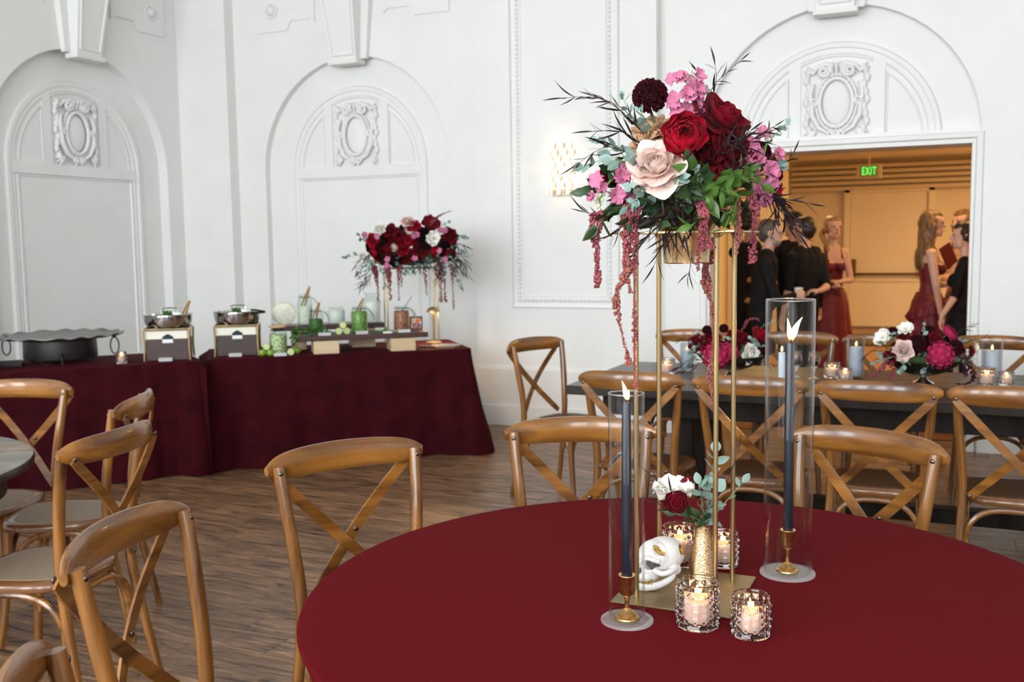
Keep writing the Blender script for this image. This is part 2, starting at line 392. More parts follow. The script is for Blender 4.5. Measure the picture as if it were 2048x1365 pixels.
# base plinth along the walls
def plinth(F,u0,u1,parent,d=.025,name='plinth'):
    g=G(); wbox(g,F,u0,u1,0,.46,0,d); wbox(g,F,u0,u1,.46,.48,0,d*.5); wbox(g,F,u0,u1,0,.16,d,d+.012); obj(name,g,WALL,parent,smooth=0)
plinth(FF,-3.58,-2.05,wall_back); plinth(FB,-2.06,DL-.08,wall_back); plinth(FB,DR+.08,.46,wall_back); plinth(FF,.45,1.9,wall_back); plinth(FB,-6.04,-3.57,wall_back); plinth(FA,YN,7.33,wall_left); plinth(FF,XL,-6.03,wall_back)

# wall behind the camera and right wall, with tall windows; ceiling
def window_wall(name, F, u0, u1, cs, parent=None):
    g=G(); hw,z0,z1=.78,1.28,4.22; us=[u0]
    for c in cs: us+= [c-hw,c+hw]
    us.append(u1)
    for i in range(0,len(us),2): quad(g,F,(us[i],0),(us[i+1],0),(us[i+1],ZC),(us[i],ZC))
    for c in cs:
        quad(g,F,(c-hw,0),(c+hw,0),(c+hw,z0),(c-hw,z0)); quad(g,F,(c-hw,z1),(c+hw,z1),(c+hw,ZC),(c-hw,ZC))
        for a,b in (((c-hw,z0),(c+hw,z0)),((c-hw,z1),(c+hw,z1)),((c-hw,z0),(c-hw,z1)),((c+hw,z0),(c+hw,z1))): quad(g,F,(*a,0),(*b,0),(*b,-.12),(*a,-.12))
    o=struct(name,g,WALL,parent=parent)
    return o
FN=WallFrame((0,YN,0),(1,0,0),(0,1,0)); FR=WallFrame((XR,0,0),(0,1,0),(-1,0,0))
window_wall('wall_front',FN,XL,XR,WIN_BACK); g=G(); quad(g,FR,(YN,0),(YB,0),(YB,ZC),(YN,ZC)); struct('wall_right',g,WALL,smooth=0)
def win_frame(name,F,c):
    g=G()
    for u in (-.76,-.26,.26,.76): wbox(g,F,c+u-.025,c+u+.025,1.28,4.22,-.05,-.01)
    for z in (1.30,2.0,2.75,3.5,4.2): wbox(g,F,c-.78,c+.78,z-.025,z+.025,-.05,-.01)
    struct(name,g,WALL,smooth=0)
n_=1
for x in WIN_BACK: win_frame('window_%d'%n_,FN,x); n_+=1
g=G(); g.box(((XL+XR)/2,(YN+YB)/2,ZC+.05),(XR-XL,YB-YN,.1)); struct('ceiling',g,WALL,smooth=0)

# floor: every plank is a piece
SUB=mat('subfloor',(.16,.105,.07),.9)
PLANK=mat('plank_wood',(.3,.2,.13),.34)
def plank_nodes():
    N,L,b=nodes(PLANK); tc=N.new('ShaderNodeTexCoord'); oi=N.new('ShaderNodeObjectInfo')
    vm=N.new('ShaderNodeVectorMath'); vm.operation='SCALE'; vm.inputs[0].default_value=(13,7,3); L.new(oi.outputs['Random'],vm.inputs['Scale'])
    geo=N.new('ShaderNodeNewGeometry'); va=N.new('ShaderNodeVectorMath'); L.new(geo.outputs['Position'],va.inputs[0]); L.new(vm.outputs[0],va.inputs[1])
    m1=N.new('ShaderNodeMapping'); m1.inputs['Scale'].default_value=(1.6,15,1); L.new(va.outputs[0],m1.inputs[0])
    n1=N.new('ShaderNodeTexNoise'); n1.inputs['Scale'].default_value=2.2; n1.inputs['Detail'].default_value=7; n1.inputs['Roughness'].default_value=.68; n1.inputs['Distortion'].default_value=1.1; L.new(m1.outputs[0],n1.inputs['Vector'])
    cr=N.new('ShaderNodeValToRGB'); e=cr.color_ramp.elements; e[0].position=.37; e[0].color=(.036,.018,.009,1); e[1].position=.64; e[1].color=(.43,.235,.125,1)
    x=e.new(.45); x.color=(.165,.086,.043,1); x=e.new(.56); x.color=(.27,.147,.077,1)
    L.new(n1.outputs['Fac'],cr.inputs[0])
    hv=N.new('ShaderNodeMapRange'); hv.inputs['To Min'].default_value=.80; hv.inputs['To Max'].default_value=1.14; L.new(oi.outputs['Random'],hv.inputs['Value'])
    mx=N.new('ShaderNodeVectorMath'); mx.operation='SCALE'; L.new(cr.outputs[0],mx.inputs[0]); L.new(hv.outputs[0],mx.inputs['Scale']); L.new(mx.outputs[0],b.inputs['Base Color'])
    bp=N.new('ShaderNodeBump'); bp.inputs['Strength'].default_value=.12; bp.inputs['Distance'].default_value=.002; L.new(n1.outputs['Fac'],bp.inputs['Height']); L.new(bp.outputs[0],b.inputs['Normal'])
    rr=N.new('ShaderNodeMapRange'); rr.inputs['To Min'].default_value=.46; rr.inputs['To Max'].default_value=.30; L.new(n1.outputs['Fac'],rr.inputs['Value']); L.new(rr.outputs[0],b.inputs['Roughness'])
plank_nodes()
g=G(); g.box(((XL+XR)/2,(YN+YB+TH)/2,-.03),(XR-XL,YB-YN+TH,.036)); floor=struct('floor',g,SUB,smooth=0)
PW,PLN=.1935,1.22
gp=G(); gp.bbox((0,0,-.006),(PLN-.0016,PW-.0018,.012),.0012); pm=gp.mesh('plank',PLANK,0)
def visible(x,y):
    v=Vector((x,y,-CAM_H)); z=v.dot(fwd)
    return z>.8 and abs(v.dot(rgt))/z<.62 and abs(v.dot(upv))/z<.40
cand=[]; rest=[]
row=0; y=YN+PW/2
while y<YB+TH:
    off=(row*.437+.21*math.sin(row*3.3))%1*PLN; x=XL-off
    while x<XR:
        cx=x+PLN/2
        vis=any(visible(cx+a,y) for a in (-.6,0,.6)) and cx-PLN/2<XR-.6
        d=math.hypot(cx,y)
        (cand if vis and not(y>YB-.05 and not(DL<cx<DR)) else rest).append((d,cx,y)); x+=PLN
    y+=PW; row+=1
cand.sort(); rest+=cand[300:]; cand=cand[:300]
for d,x,y in cand: link('plank',pm,floor,(x,y,0))
gr=G()
for d,x,y in rest:
    x0,x1=max(x-PLN/2,XL),min(x+PLN/2,XR)
    if x1-x0>.02: gr.box(((x0+x1)/2,y,-.006),(x1-x0-.0016,PW-.0018,.012))
tag(obj('plank_rest',gr,PLANK,floor,smooth=0),kind='stuff')

# ------------------------------------------------------------------ lobby behind the doorway
LOBW=tint(mat('cream_lobby_paint',(.80,.72,.58),.6),(.77,.70,.57),(.82,.75,.62),3)
LOBF=wood('lobby_floor_wood',(.26,.12,.045),(.36,.18,.075),'x',.3,.1,4,0)
LX0,LX1,LY0,LY1,LZ=-2.9,2.6,YB+TH,17.5,2.92
g=G(); g.box(((LX0+LX1)/2,(LY0+LY1)/2,-.02),(LX1-LX0,LY1-LY0,.04)); struct('floor_lobby',g,LOBF,smooth=0)
g=G(); g.box(((LX0+LX1)/2,(LY0+LY1)/2,LZ+.03),(LX1-LX0,LY1-LY0,.06)); cl=struct('ceiling_lobby',g,LOBW,smooth=0)
g=G(); g.box(((LX0+LX1)/2,LY1+.05,LZ/2),(LX1-LX0,.1,LZ)); wl=struct('wall_lobby_end',g,LOBW,smooth=0)
g=G(); g.box((LX1+.05,(LY0+LY1)/2,LZ/2),(.1,LY1-LY0,LZ)); struct('wall_lobby_right',g,LOBW,smooth=0)
g=G(); g.box((LX0-.05,(LY0+LY1)/2,LZ/2),(.1,LY1-LY0,LZ)); g.box((-2.5,14.0,LZ/2),(.78,.25,LZ)); g.box((-2.14,13.86,LZ/2),(.07,.05,LZ)); struct('wall_lobby_left',g,LOBW,smooth=0)
g=G(); 
for a,b in ((LX0,DL),(DR,LX1)): g.box(((a+b)/2,LY0-.01,LZ/2),(b-a,.02,LZ))
g.box(((DL+DR)/2,LY0-.01,(LZ+DH)/2),(DR-DL,.02,LZ-DH)); struct('wall_lobby_near',g,LOBW,smooth=0)
SLAT=mat('louver_slat_paint',(.76,.68,.54),.5)
g=G(); g.box((-.35,17.44,2.50),(4.4,.02,.46)); lv=struct('trim_1',g,LOBW,smooth=0)
for i in range(5):
    g=G(); M=Matrix.Rotation(RAD(22),3,'X'); g.box((0,0,0),(4.4,.11,.050),tilt=M); obj('slat',g,SLAT,lv,(-.35,17.365,2.325+.088*i),smooth=0)
g=G(); g.box((-.35,16.6,2.83),(5.2,.5,.16)); struct('trim_2',g,LOBW,smooth=0)
g=G(); g.bbox((.62,17.37,2.5),(.07,.06,.50)); struct('trim_3',g,mat('pipe_bracket',(.2,.12,.06),.5),smooth=0)
BASEB=mat('lobby_base',(.42,.22,.08),.5)
g=G(); g.box((-2.25,17.48,.08),(1.24,.03,.16)); g.box((1.1,17.48,.08),(2.9,.03,.16)); struct('baseboard_lobby',g,BASEB,smooth=0)
# exit door with panic bar
DOORP=mat('door_paint',(.88,.82,.70),.45)
dx0,dx1,dz=-1.655,-.37,2.28
g=G()
for x in (dx0-.0,dx1): g.bbox((x,17.45,dz/2),(.10,.10,dz+.05),.01)
g.bbox(((dx0+dx1)/2,17.45,dz+.0),(dx1-dx0+.1,.10,.10),.01); dr=struct('door_1',g,DOORP,smooth=0)
g=G(); g.bbox(((dx0+dx1)/2,17.47,dz/2),(dx1-dx0-.11,.05,dz-.06),.006); obj('door_leaf',g,DOORP,dr,smooth=0)
BRZ=mat('bronze_bar',(.20,.12,.05),.35,.9)
g=G()
for x in (dx0+.12,dx1-.12): g.bbox((x,17.40,1.0),(.07,.09,.30),.012)
obj('bar_bracket',g,BRZ,dr,smooth=30)
g=G(); g.tube([(dx0+.12,17.36,.90),(dx1-.12,17.36,.90)],.022,10); obj('panic_bar',g,BRZ,dr)
g=G(); g.bbox(((dx0+dx1)/2,17.43,.80),(dx1-dx0-.28,.02,.05),.004); obj('bar_rail',g,DOORP,dr,smooth=0)
# EXIT sign hung from the ceiling
es=thing('exit_sign','beige EXIT sign with green glowing letters hanging in the lobby','exit sign',(-1.14,15.0,2.42))
g=G(); g.bbox((0,0,0),(.34,.06,.205),.008); obj('housing',g,mat('sign_housing',(.56,.50,.40),.6),es,smooth=0)
g=G(); g.bbox((0,-.031,0),(.24,.006,.16),.002); obj('face_plate',g,mat('sign_face',(.30,.34,.18),.7),es,smooth=0)
gl=mat('exit_green',(.05,.6,.1),.5); gl.node_tree.nodes['Principled BSDF'].inputs['Emission Color'].default_value=(.06,.9,.12,1); gl.node_tree.nodes['Principled BSDF'].inputs['Emission Strength'].default_value=.8
fc=bpy.data.curves.new('exit_text','FONT'); fc.body='EXIT'; fc.size=.155; fc.align_x='CENTER'; fc.align_y='CENTER'; fc.extrude=.002; fc.offset=.001; fc.space_character=1.2
to=bpy.data.objects.new('tmp_text',fc); C.objects.link(to); dg=bpy.context.evaluated_depsgraph_get()
tm=bpy.data.meshes.new_from_object(to.evaluated_get(dg)); tm.name='letters'; bpy.data.objects.remove(to); tm.materials.clear(); tm.materials.append(gl)
link('letters',tm,es,(0,-.037,0),(RAD(90),0,0),(.52,1,1))
g=G(); g.tube([(0,0,.10),(0,0,.50)],.008,6); obj('hanger_rod',g,SLAT,es)
# recessed lamps of the lobby (the fixtures of the downlights)
LENS=mat('lamp_lens',(1,.8,.5),.4); LENS.node_tree.nodes['Principled BSDF'].inputs['Emission Color'].default_value=(1,.66,.32,1); LENS.node_tree.nodes['Principled BSDF'].inputs['Emission Strength'].default_value=2.5
for x,y,_p in LOBBY_LAMPS:
    t=thing('ceiling_lamp','square warm downlight in the lobby ceiling','lamp',(x,y,2.92),0,'lobby downlights')
    g=G(); g.bbox((0,0,-.012),(.62,.62,.024),.004); obj('lamp_frame',g,SLAT,t,smooth=0)
    g=G(); g.box((0,0,-.026),(.52,.52,.006)); obj('lens',g,LENS,t,smooth=0)
# ------------------------------------------------------------------ cross-back chairs
def catmull(p, n=6):
    p=[Vector(x) for x in p]; out=[]
    for i in range(len(p)-1):
        a,b,c,d=p[max(i-1,0)],p[i],p[i+1],p[min(i+2,len(p)-1)]
        for k in range(n):
            t=k/n; out.append(.5*((2*b)+(c-a)*t+(2*a-5*b+4*c-d)*t*t+(3*b-a-3*c+d)*t**3))
    out.append(p[-1]); return out
def seat_outline(inset=0, n=40):
    pts=[]
    for i in range(n):
        th=2*PI*i/n; c,s=math.cos(th),math.sin(th)
        e=.62; x=math.copysign(abs(c)**e,c); y=math.copysign(abs(s)**e,s)
        wdt=.215-.022*(y+1)/2*1.6        # narrower to the back (+y)
        pts.append((x*(wdt-inset),y*(.205-inset)-.005))
    return pts
def slab(g, prof, outline):               # prof: list of (inset,z)
    n=40; vs=[]
    for ins,z in prof: vs+=[(x,y,z) for x,y in outline(ins)]
    fs=[(i*n+j,i*n+(j+1)%n,(i+1)*n+(j+1)%n,(i+1)*n+j) for i in range(len(prof)-1) for j in range(n)]
    fs.append(tuple(range(n-1,-1,-1))); fs.append(tuple(range((len(prof)-1)*n,len(prof)*n))); g.add(vs,fs)
def chair_parts():
    P={}
    g=G(); slab(g,[(.010,.428),(.002,.432),(0,.440),(.002,.452),(.008,.458),(.03,.460)],seat_outline); P['seat']=(g,SEATW)
    g=G(); slab(g,[(.036,.458),(.038,.4615),(.042,.462)],seat_outline); P['seat_panel']=(g,SEATP)
    def post(s): 
        pts=catmull([(s*.205,.275,0),(s*.188,.232,.22),(s*.176,.198,.44),(s*.180,.200,.58),(s*.196,.222,.74),(s*.207,.246,.878)],5)
        g=G(); k=len(pts); g.tube(pts,[.0135+.004*min(1,i/k*2.2) if i<k*.5 else .0178-.002*max(0,(i/k-.75)*4) for i in range(k)],12); return g
    def fleg(s):
        g=G(); g.tube(catmull([(s*.172,-.160,.432),(s*.176,-.166,.3),(s*.186,-.186,.12),(s*.198,-.205,0)],4),[.0175-.0003*i for i in range(13)],12); return g
    P['post']=[(post(s),CHAIRZ) for s in (-1,1)]; P['leg']=[(fleg(s),CHAIRZ) for s in (-1,1)]
    # bent top rail: oval section, behind the posts, bowed backwards
    g=G(); pts=[]; secs=[]
    n=28
    for i in range(n+1):
        t=-1+2*i/n; x=.238*t; y=.258+.058*(1-t*t)-.004; z=.868+.006*(1-t*t)
        e=(1-abs(t)**7)**.5 if abs(t)<1 else 0; hh=.036*max(.34,e)+.006*(1-t*t); tt=.0165*max(.45,e)
        pts.append((x,y,z)); secs.append([(tt*math.cos(2*PI*k/14),hh*math.copysign(abs(math.sin(2*PI*k/14))**.85,math.sin(2*PI*k/14))) for k in range(14)])
    g.sweep(pts,secs); P['top_rail']=(g,CHAIRX)
    # crossing slats, bowed backwards, from the rail ends down to the seat
    sl=[]
    for s in (-1,1):
        a=Vector((s*.212,.286,.852)); b=Vector((-s*.150,.222,.468)); pts=[]
        for i in range(15):
            t=i/14; p=a.lerp(b,t); p.y+= .032*math.sin(PI*t)+(.0045 if s>0 else -.0045)*math.sin(PI*t); pts.append(p)
        g=G(); wv=.0160; vs=[]; k=len(pts)
        for i,p in enumerate(pts):
            tg=pts[min(i+1,k-1)]-pts[max(i-1,0)]; wd=Vector((-tg.z,0,tg.x)).normalized()*wv*(.8 if i in (0,k-1) else 1); nn=Vector((0,.0032,0))
            vs+=[p-wd-nn,p+wd-nn,p+wd+nn,p-wd+nn]
        fs=[(i*4+j,i*4+(j+1)%4,(i+1)*4+(j+1)%4,(i+1)*4+j) for i in range(k-1) for j in range(4)]+[(0,1,2,3),(k*4-1,k*4-2,k*4-3,k*4-4)]
        g.add(vs,fs); sl.append((g,CHAIRX))
    P['slat']=sl
    # bentwood arches under the seat
    def arch(a,b,zb,zt,inn):
        a,b=Vector(a),Vector(b); pts=[]
        for i in range(19):
            th=PI*i/18; c=-math.cos(th); q=math.copysign(abs(c)**.75,c); h=math.sin(th)**.75
            p=a.lerp(b,(q+1)/2); p.z=zb+(zt-zb)*h; p+=Vector(inn)*(.012); pts.append(p)
        g=G(); g.tube(pts,.0115,8); return g
    P['brace']=[(arch((-.168,-.172,0),(.168,-.172,0),.235,.415,(0,1,0)),CHAIRX),(arch((-.168,.205,0),(.168,.205,0),.235,.415,(0,-1,0)),CHAIRX),
                (arch((-.172,-.150,0),(-.172,.190,0),.235,.415,(1,0,0)),CHAIRX),(arch((.172,-.150,0),(.172,.190,0),.235,.415,(-1,0,0)),CHAIRX)]
    return P
CH=chair_parts()
CHM={}
for k,v in CH.items():
    vv=v if isinstance(v,list) else [v]
    CHM[k]=[g.mesh('chair_'+k,m,40) for g,m in vv]
g=G(); g.ell((0,0,0),(.0075,.004,.0075),10,6); BOLT=g.mesh('bolt',STEEL,60)
BOLTS=[(-.207,.2285,.862),(.207,.2285,.862),(-.207,.2925,.856),(.207,.2925,.856),(.030,.282,.660),(-.150,.231,.470),(.150,.231,.470),(-.177,.180,.446),(.177,.180,.446)]
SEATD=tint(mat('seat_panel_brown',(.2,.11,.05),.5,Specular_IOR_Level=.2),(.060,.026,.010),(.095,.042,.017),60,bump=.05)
SPD=CH['seat_panel'][0].mesh('chair_seat_panel_brown',SEATD,40)
def chair(x,y,ang,label,group):            # ang: direction the sitter faces, degrees from +X
    t=thing('cross_back_chair',label,'chair',(x,y,0),RAD(ang)+PI/2,group)
    for k,ms in CHM.items():
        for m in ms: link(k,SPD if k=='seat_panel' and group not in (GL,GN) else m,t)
    for b in BOLTS: link('bolt',BOLT,t,b)
    return t
def chair_rail(P,Q,side,label,group,push=0):
    # P,Q: plan positions of the two rail ends; the sitter faces the given side (+1 = left of P->Q)
    P,Q=Vector(P),Vector(Q); d=(Q-P).normalized(); f=Vector((-d.y,d.x))*side; m=(P+Q)/2+f*.262
    return chair(m.x+f.x*push,m.y+f.y*push,math.degrees(math.atan2(f.y,f.x)),label,group)
GN='chairs at the burgundy round table'; GL='chairs at the dark round table'; GT='chairs along the near side of the long table'; GF='chairs along the far side of the long table'
chair_rail((-1.665,2.125),(-1.425,2.515),-1,'glossy honey oak cross-back chair at burgundy table, between buffet and table',GN)
chair_rail((-1.275,2.805),(-.845,2.985),-1,'honey oak cross-back chair at burgundy table, behind the short glass cylinder',GN)
chair_rail((-.44,3.085),(.005,2.885),-1,'shiny oak cross-back chair at burgundy table, behind the tall glass cylinder',GN)
chair_rail((-1.470,1.275),(-1.590,1.715),-1,'brown oak cross-back chair turned sideways on bare floor near burgundy table',GN)
chair_rail((-1.225,1.02),(-.865,.71),1,'brown oak cross-back chair beside the chair turned sideways, at burgundy table',GN)
chair_rail((-3.87,2.95),(-3.41,3.07),-1,'oak cross-back chair tucked at dark round table, back to the buffet cloth',GL)
chair_rail((-3.005,3.075),(-2.785,2.695),-1,'oak cross-back chair with tan seat, middle one beside dark round table',GL)
chair_rail((-2.448,2.52),(-2.352,2.055),-1,'dark brown cross-back chair with tan seat pulled from dark round table',GL)
ctx=((-1.275,'over short taper flame, leftmost end of long table','behind the short candle flame by the long table end'),(-.765,'','seen through the tall glass cylinder'),(-.268,'','before the silver pedestal flower bowl'),(.224,'','before the clear votive pair'))
for x,_,l in ctx: chair(x,4.12+.262,90,'oak cross-back chair, '+l,GT)
for x,l in ((-1.50,'behind the left flower bowl'),(-.86,'in front of the man with the grey beard'),(-.36,'with the red-skirted guest behind its back'),(.21,'beside the white doorway jamb')): chair(x,6.17-.262,-90,'oak chair beyond the long table, '+l,GF)
chair_rail((-2.335,5.20),(-2.175,5.62),-1,'oak cross-back chair at the end of the long table, against white wall',GF)

# ------------------------------------------------------------------ round table with burgundy cloth
TX,TY,TR,TZ=-.467,1.895,.762,.762
t=thing('round_table','round banquet table hidden under burgundy cloth','table',(TX,TY,0))
g=G(); g.lathe([(0,.735),(.72,.735),(.742,.74),(.742,.752),(.735,.757),(0,.757)],64); obj('tabletop',g,DARKW,t)
g=G(); g.lathe([(.045,.0),(.05,.7),(.12,.735)],20,cap0=True); obj('pedestal',g,BLACKM,t)
for k in range(4):
    g=G(); a=PI/4+k*PI/2; g.tube([(.04*math.cos(a),.04*math.sin(a),.12),(.25*math.cos(a),.25*math.sin(a),.04),(.4*math.cos(a),.4*math.sin(a),.015)],[.025,.022,.015],8); obj('foot',g,BLACKM,t)
CHA=[]
for o_ in list(C.objects):
    if o_.get('group')==GN:
        a_=o_.rotation_euler.z-PI/2; CHA.append((o_.location.x-TX,o_.location.y-TY,math.cos(a_),math.sin(a_)))
def round_cloth(R,H,nf,seed):
    g=G(); rnd=random.Random(seed); ph=[rnd.uniform(0,6.28) for _ in range(6)]; n=360; rows=[]
    def fold(th): return .5*math.sin(nf*th+ph[0]+.8*math.sin(3*th+ph[1]))+.3*math.sin((nf*.62//1)*th+ph[2])+.2*math.sin((nf*1.7//1)*th+ph[3])
    prof=[(.0,H),(.2,H),(.4,H),(.6,H),(.72,H),(R-.006,H),(R-.001,H-.0015),(R+.001,H-.006)]
    for r,z in prof: rows.append([(r*math.cos(2*PI*j/n),r*math.sin(2*PI*j/n),z+(.0006*math.sin(9*r+3*2*PI*j/n) if r>.1 and z==H else 0)) for j in range(n)])
    for i in range(1,15):
        t=i/14; z=(H-.006)*(1-t)+.012*t; rw=[]
        for j in range(n):
            th=2*PI*j/n; rr=R+.001+.05*t+.062*fold(th)*t**.8*(1 if t<1 else 1); rr=max(rr,R-.004-.01*t)
            for cx_,cy_,fx_,fy_ in CHA:
                ux,uy=math.cos(th),math.sin(th); uf=ux*fx_+uy*fy_
                if uf>-.2: continue
                lat=abs((ux*rr-cx_)*(-fy_)+(uy*rr-cy_)*fx_); lim=(-(cx_*fx_+cy_*fy_)-.248)/(-uf)
                wgt=max(0,min(1,(.36-lat)/.10)); kk=min(1,max(0,(H-z)/.24))
                if wgt>0 and lim<rr: rr+=(lim-rr)*wgt*kk
            rw.append((rr*math.cos(th),rr*math.sin(th),z))
        rows.append(rw)
    vs=[p for r in rows for p in r]; k=len(rows)
    fs=[(i*n+j,(i+1)*n+j,(i+1)*n+(j+1)%n,i*n+(j+1)%n) for i in range(k-1) for j in range(n)]
    g.add(vs,fs); return g
c=obj('tablecloth',round_cloth(TR,TZ+.0028,19,3),CLOTH,None,(TX,TY,0),smooth=60); tag(c,'burgundy cloth draped over the round table with candles','tablecloth')

# ------------------------------------------------------------------ dark round table at the left
t=thing('round_wood_table','dark wooden round table with glare painted grey on top beside tan-seated chairs','table',(-3.42,1.95,0))
TOPG=tint(mat('glare_grey_top',(.2,.19,.17),.35,Coat_Weight=.3),(.11,.10,.088),(.26,.245,.22),7,(1,1,1),6,.3,.7)  # glare on the dark wood painted into the top as grey
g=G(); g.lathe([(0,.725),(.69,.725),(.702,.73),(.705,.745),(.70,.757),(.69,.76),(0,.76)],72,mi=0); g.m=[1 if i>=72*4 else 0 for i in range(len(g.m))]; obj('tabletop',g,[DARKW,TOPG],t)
g=G(); g.lathe([(.60,.63),(.61,.635),(.61,.725)],64); g.lathe([(.61,.63),(.0,.63)],64); obj('apron',g,DARKW,t)
g=G(); g.lathe([(.30,0),(.30,.04),(.10,.08),(.07,.16),(.07,.55),(.12,.63)],32,cap0=True); obj('pedestal',g,DARKW,t)

# ------------------------------------------------------------------ long dark dining table
LT0,LT1,LY_0,LY_1=-1.76,2.2,4.60,5.68
t=thing('long_dining_table','long dark wooden trestle table with flower bowls and candles','table',(0,0,0))
nb=5; wdt=(LY_1-LY_0)/nb
for i in range(nb):
    g=G(); g.bbox(((LT0+LT1)/2,LY_0+wdt*(i+.5),.7375),(LT1-LT0,wdt-.0012,.045),.003); obj('board',g,DARKW,t,smooth=0)
g=G()
for yy in (LY_0+.09,LY_1-.09): g.bbox(((LT0+LT1)/2,yy,.665),(LT1-LT0-.34,.035,.10),.003)
for xx in (LT0+.19,LT1-.19): g.bbox((xx,(LY_0+LY_1)/2,.665),(.035,LY_1-LY_0-.18,.10),.003)
obj('apron',g,LEGW,t,smooth=0)
for xx in (-1.22,1.3):
    for yy in (4.86,5.42):
        g=G(); g.bbox((xx,yy,.36),(.11,.11,.52),.006); obj('leg',g,LEGW,t,smooth=0)
    g=G(); g.bbox((xx,5.14,.05),(.12,.86,.10),.008); obj('foot',g,LEGW,t,smooth=0)
    g=G(); g.bbox((xx,5.14,.645),(.10,.8,.05),.008); obj('cross_bar',g,LEGW,t,smooth=0)
g=G(); g.bbox((.04,5.14,.135),(2.42,.10,.07),.006); obj('stretcher',g,LEGW,t,smooth=0)

# ------------------------------------------------------------------ buffet tables with velvet cloths
def rect_cloth(Lx,Wy,H,seed,flare=.05,calm=0):
    # closed outline around a rectangle (rounded corners), draped to the floor; origin = front-left corner, x along, y to the back
    rnd=random.Random(seed); r=.025; out=[]
    def seg(a,b,n,nv): 
        for i in range(n): t=i/n; out.append((a[0]+(b[0]-a[0])*t,a[1]+(b[1]-a[1])*t,nv[0],nv[1]))
    def cor(cx,cy,a0,n=10):
        for i in range(n): a=a0+PI/2*i/n; out.append((cx+r*math.cos(a),cy+r*math.sin(a),math.cos(a),math.sin(a)))
    seg((r,0),(Lx-r,0),150,(0,-1)); cor(Lx-r,r,-PI/2); seg((Lx,r),(Lx,Wy-r),60,(1,0)); cor(Lx-r,Wy-r,0); seg((Lx-r,Wy),(r,Wy),60,(0,1)); cor(r,Wy-r,PI/2); seg((0,Wy-r),(0,r),60,(-1,0)); cor(r,r,PI)
    n=len(out); ph=[rnd.uniform(0,6.28) for _ in range(8)]; s=0; ss=[]
    for i in range(n): ss.append(s); a,b=out[i],out[(i+1)%n]; s+=math.hypot(b[0]-a[0],b[1]-a[1])
    def fold(u,c): return (.55*math.sin(13*u+ph[0]+1.3*math.sin(2.1*u+ph[1]))+.35*math.sin(7.1*u+ph[2])+.25*math.sin(29*u+ph[3]))
    g=G(); rows=[]
    rows.append([(x-nx*.012,y-ny*.012,H) for x,y,nx,ny in out]); rows.append([(x-nx*.002,y-ny*.002,H-.0015) for x,y,nx,ny in out])
    K=22
    for i in range(K+1):
        t=i/K; z=(H-.008)*(1-t)+.006*t; rw=[]
        for j,(x,y,nx,ny) in enumerate(out):
            corner=max(0,1-min(math.hypot(x-cx,y-cy) for cx in (0,Lx) for cy in (0,Wy))/.30)
            d=(.17*t**.30 if nx*(1 if calm else -1)>.5 else flare*t)+ (.030+(.085 if abs(x-calm)<.35 else .045)*corner)*fold(ss[j],0)*t**.7 +(.055 if abs(x-calm)<.35 else .13)*corner**2*t**1.4+.004*math.sin(17*z+3*ss[j])*t
            d=max(d,-.004)
            rw.append((x+nx*d,y+ny*d,z))
        rows.append(rw)
    vs=[p for r_ in rows for p in r_]; k=len(rows)
    fs=[(i*n+j,(i+1)*n+j,(i+1)*n+(j+1)%n,i*n+(j+1)%n) for i in range(k-1) for j in range(n)]
    fs.append(tuple(range(n))); g.add(vs,fs); return g
BR=((-4.47,5.11),RAD(40)); BL=((-4.446,5.059),RAD(50)); BLEN=1.83
def RB(s,tt,z=.74): (x,y),a=BR; return (x+s*math.cos(a)-tt*math.sin(a),y+s*math.sin(a)+tt*math.cos(a),z)
def LB(s,tt,z=.74): (x,y),a=BL; return (x+s*math.cos(a)-tt*math.sin(a),y+s*math.sin(a)+tt*math.cos(a),z)
def folding_table(label,o,rz,L):
    t=thing('folding_table',label,'table',(o[0],o[1],0),rz,'buffet tables under velvet cloths')
    g=G(); g.bbox((L/2,.38,.715),(L-.03,.73,.04),.008); obj('tabletop',g,mat('grey_laminate',(.4,.39,.37),.5),t,smooth=0)
    for x in (.2,L-.2):
        for y in (.1,.66): g=G(); g.tube([(x,y,.70),(x,y,.0)],.015,8); obj('leg',g,BLACKM,t)
VELR=.7405
def press(o,side):                      # keep a cloth on its own side of the plane where the two cloths meet
    M_=o.matrix_basis; inv=M_.inverted(); n_=Vector((math.cos(RAD(45)),math.sin(RAD(45)),0)); p0=Vector((-4.460,5.085,0))
    for v in o.data.vertices:
        p=M_@v.co; k=(p-p0).dot(n_)*side
        if k<.0008: v.co=inv@(p+n_*side*(.0008-k))
folding_table('folding buffet table under velvet, carrying jars and tall flowers',BR[0],BR[1],1.79)
c=obj('tablecloth',rect_cloth(1.79,.76,VELR,5),VELVET,None,(*BR[0],0),(0,0,BR[1]),smooth=60); tag(c,'dark burgundy velvet cloth on buffet table with jars and flowers','tablecloth'); press(c,1)
o=LB(-1.83,0)
folding_table('folding buffet table under velvet, carrying the round griddle',(o[0],o[1]),BL[1],1.81)
c=obj('tablecloth',rect_cloth(1.81,.76,VELR,11,.03,1.81),VELVET,None,(o[0],o[1],0),(0,0,BL[1]),smooth=60); tag(c,'dark burgundy velvet cloth on buffet table with round griddle','tablecloth'); press(c,-1)
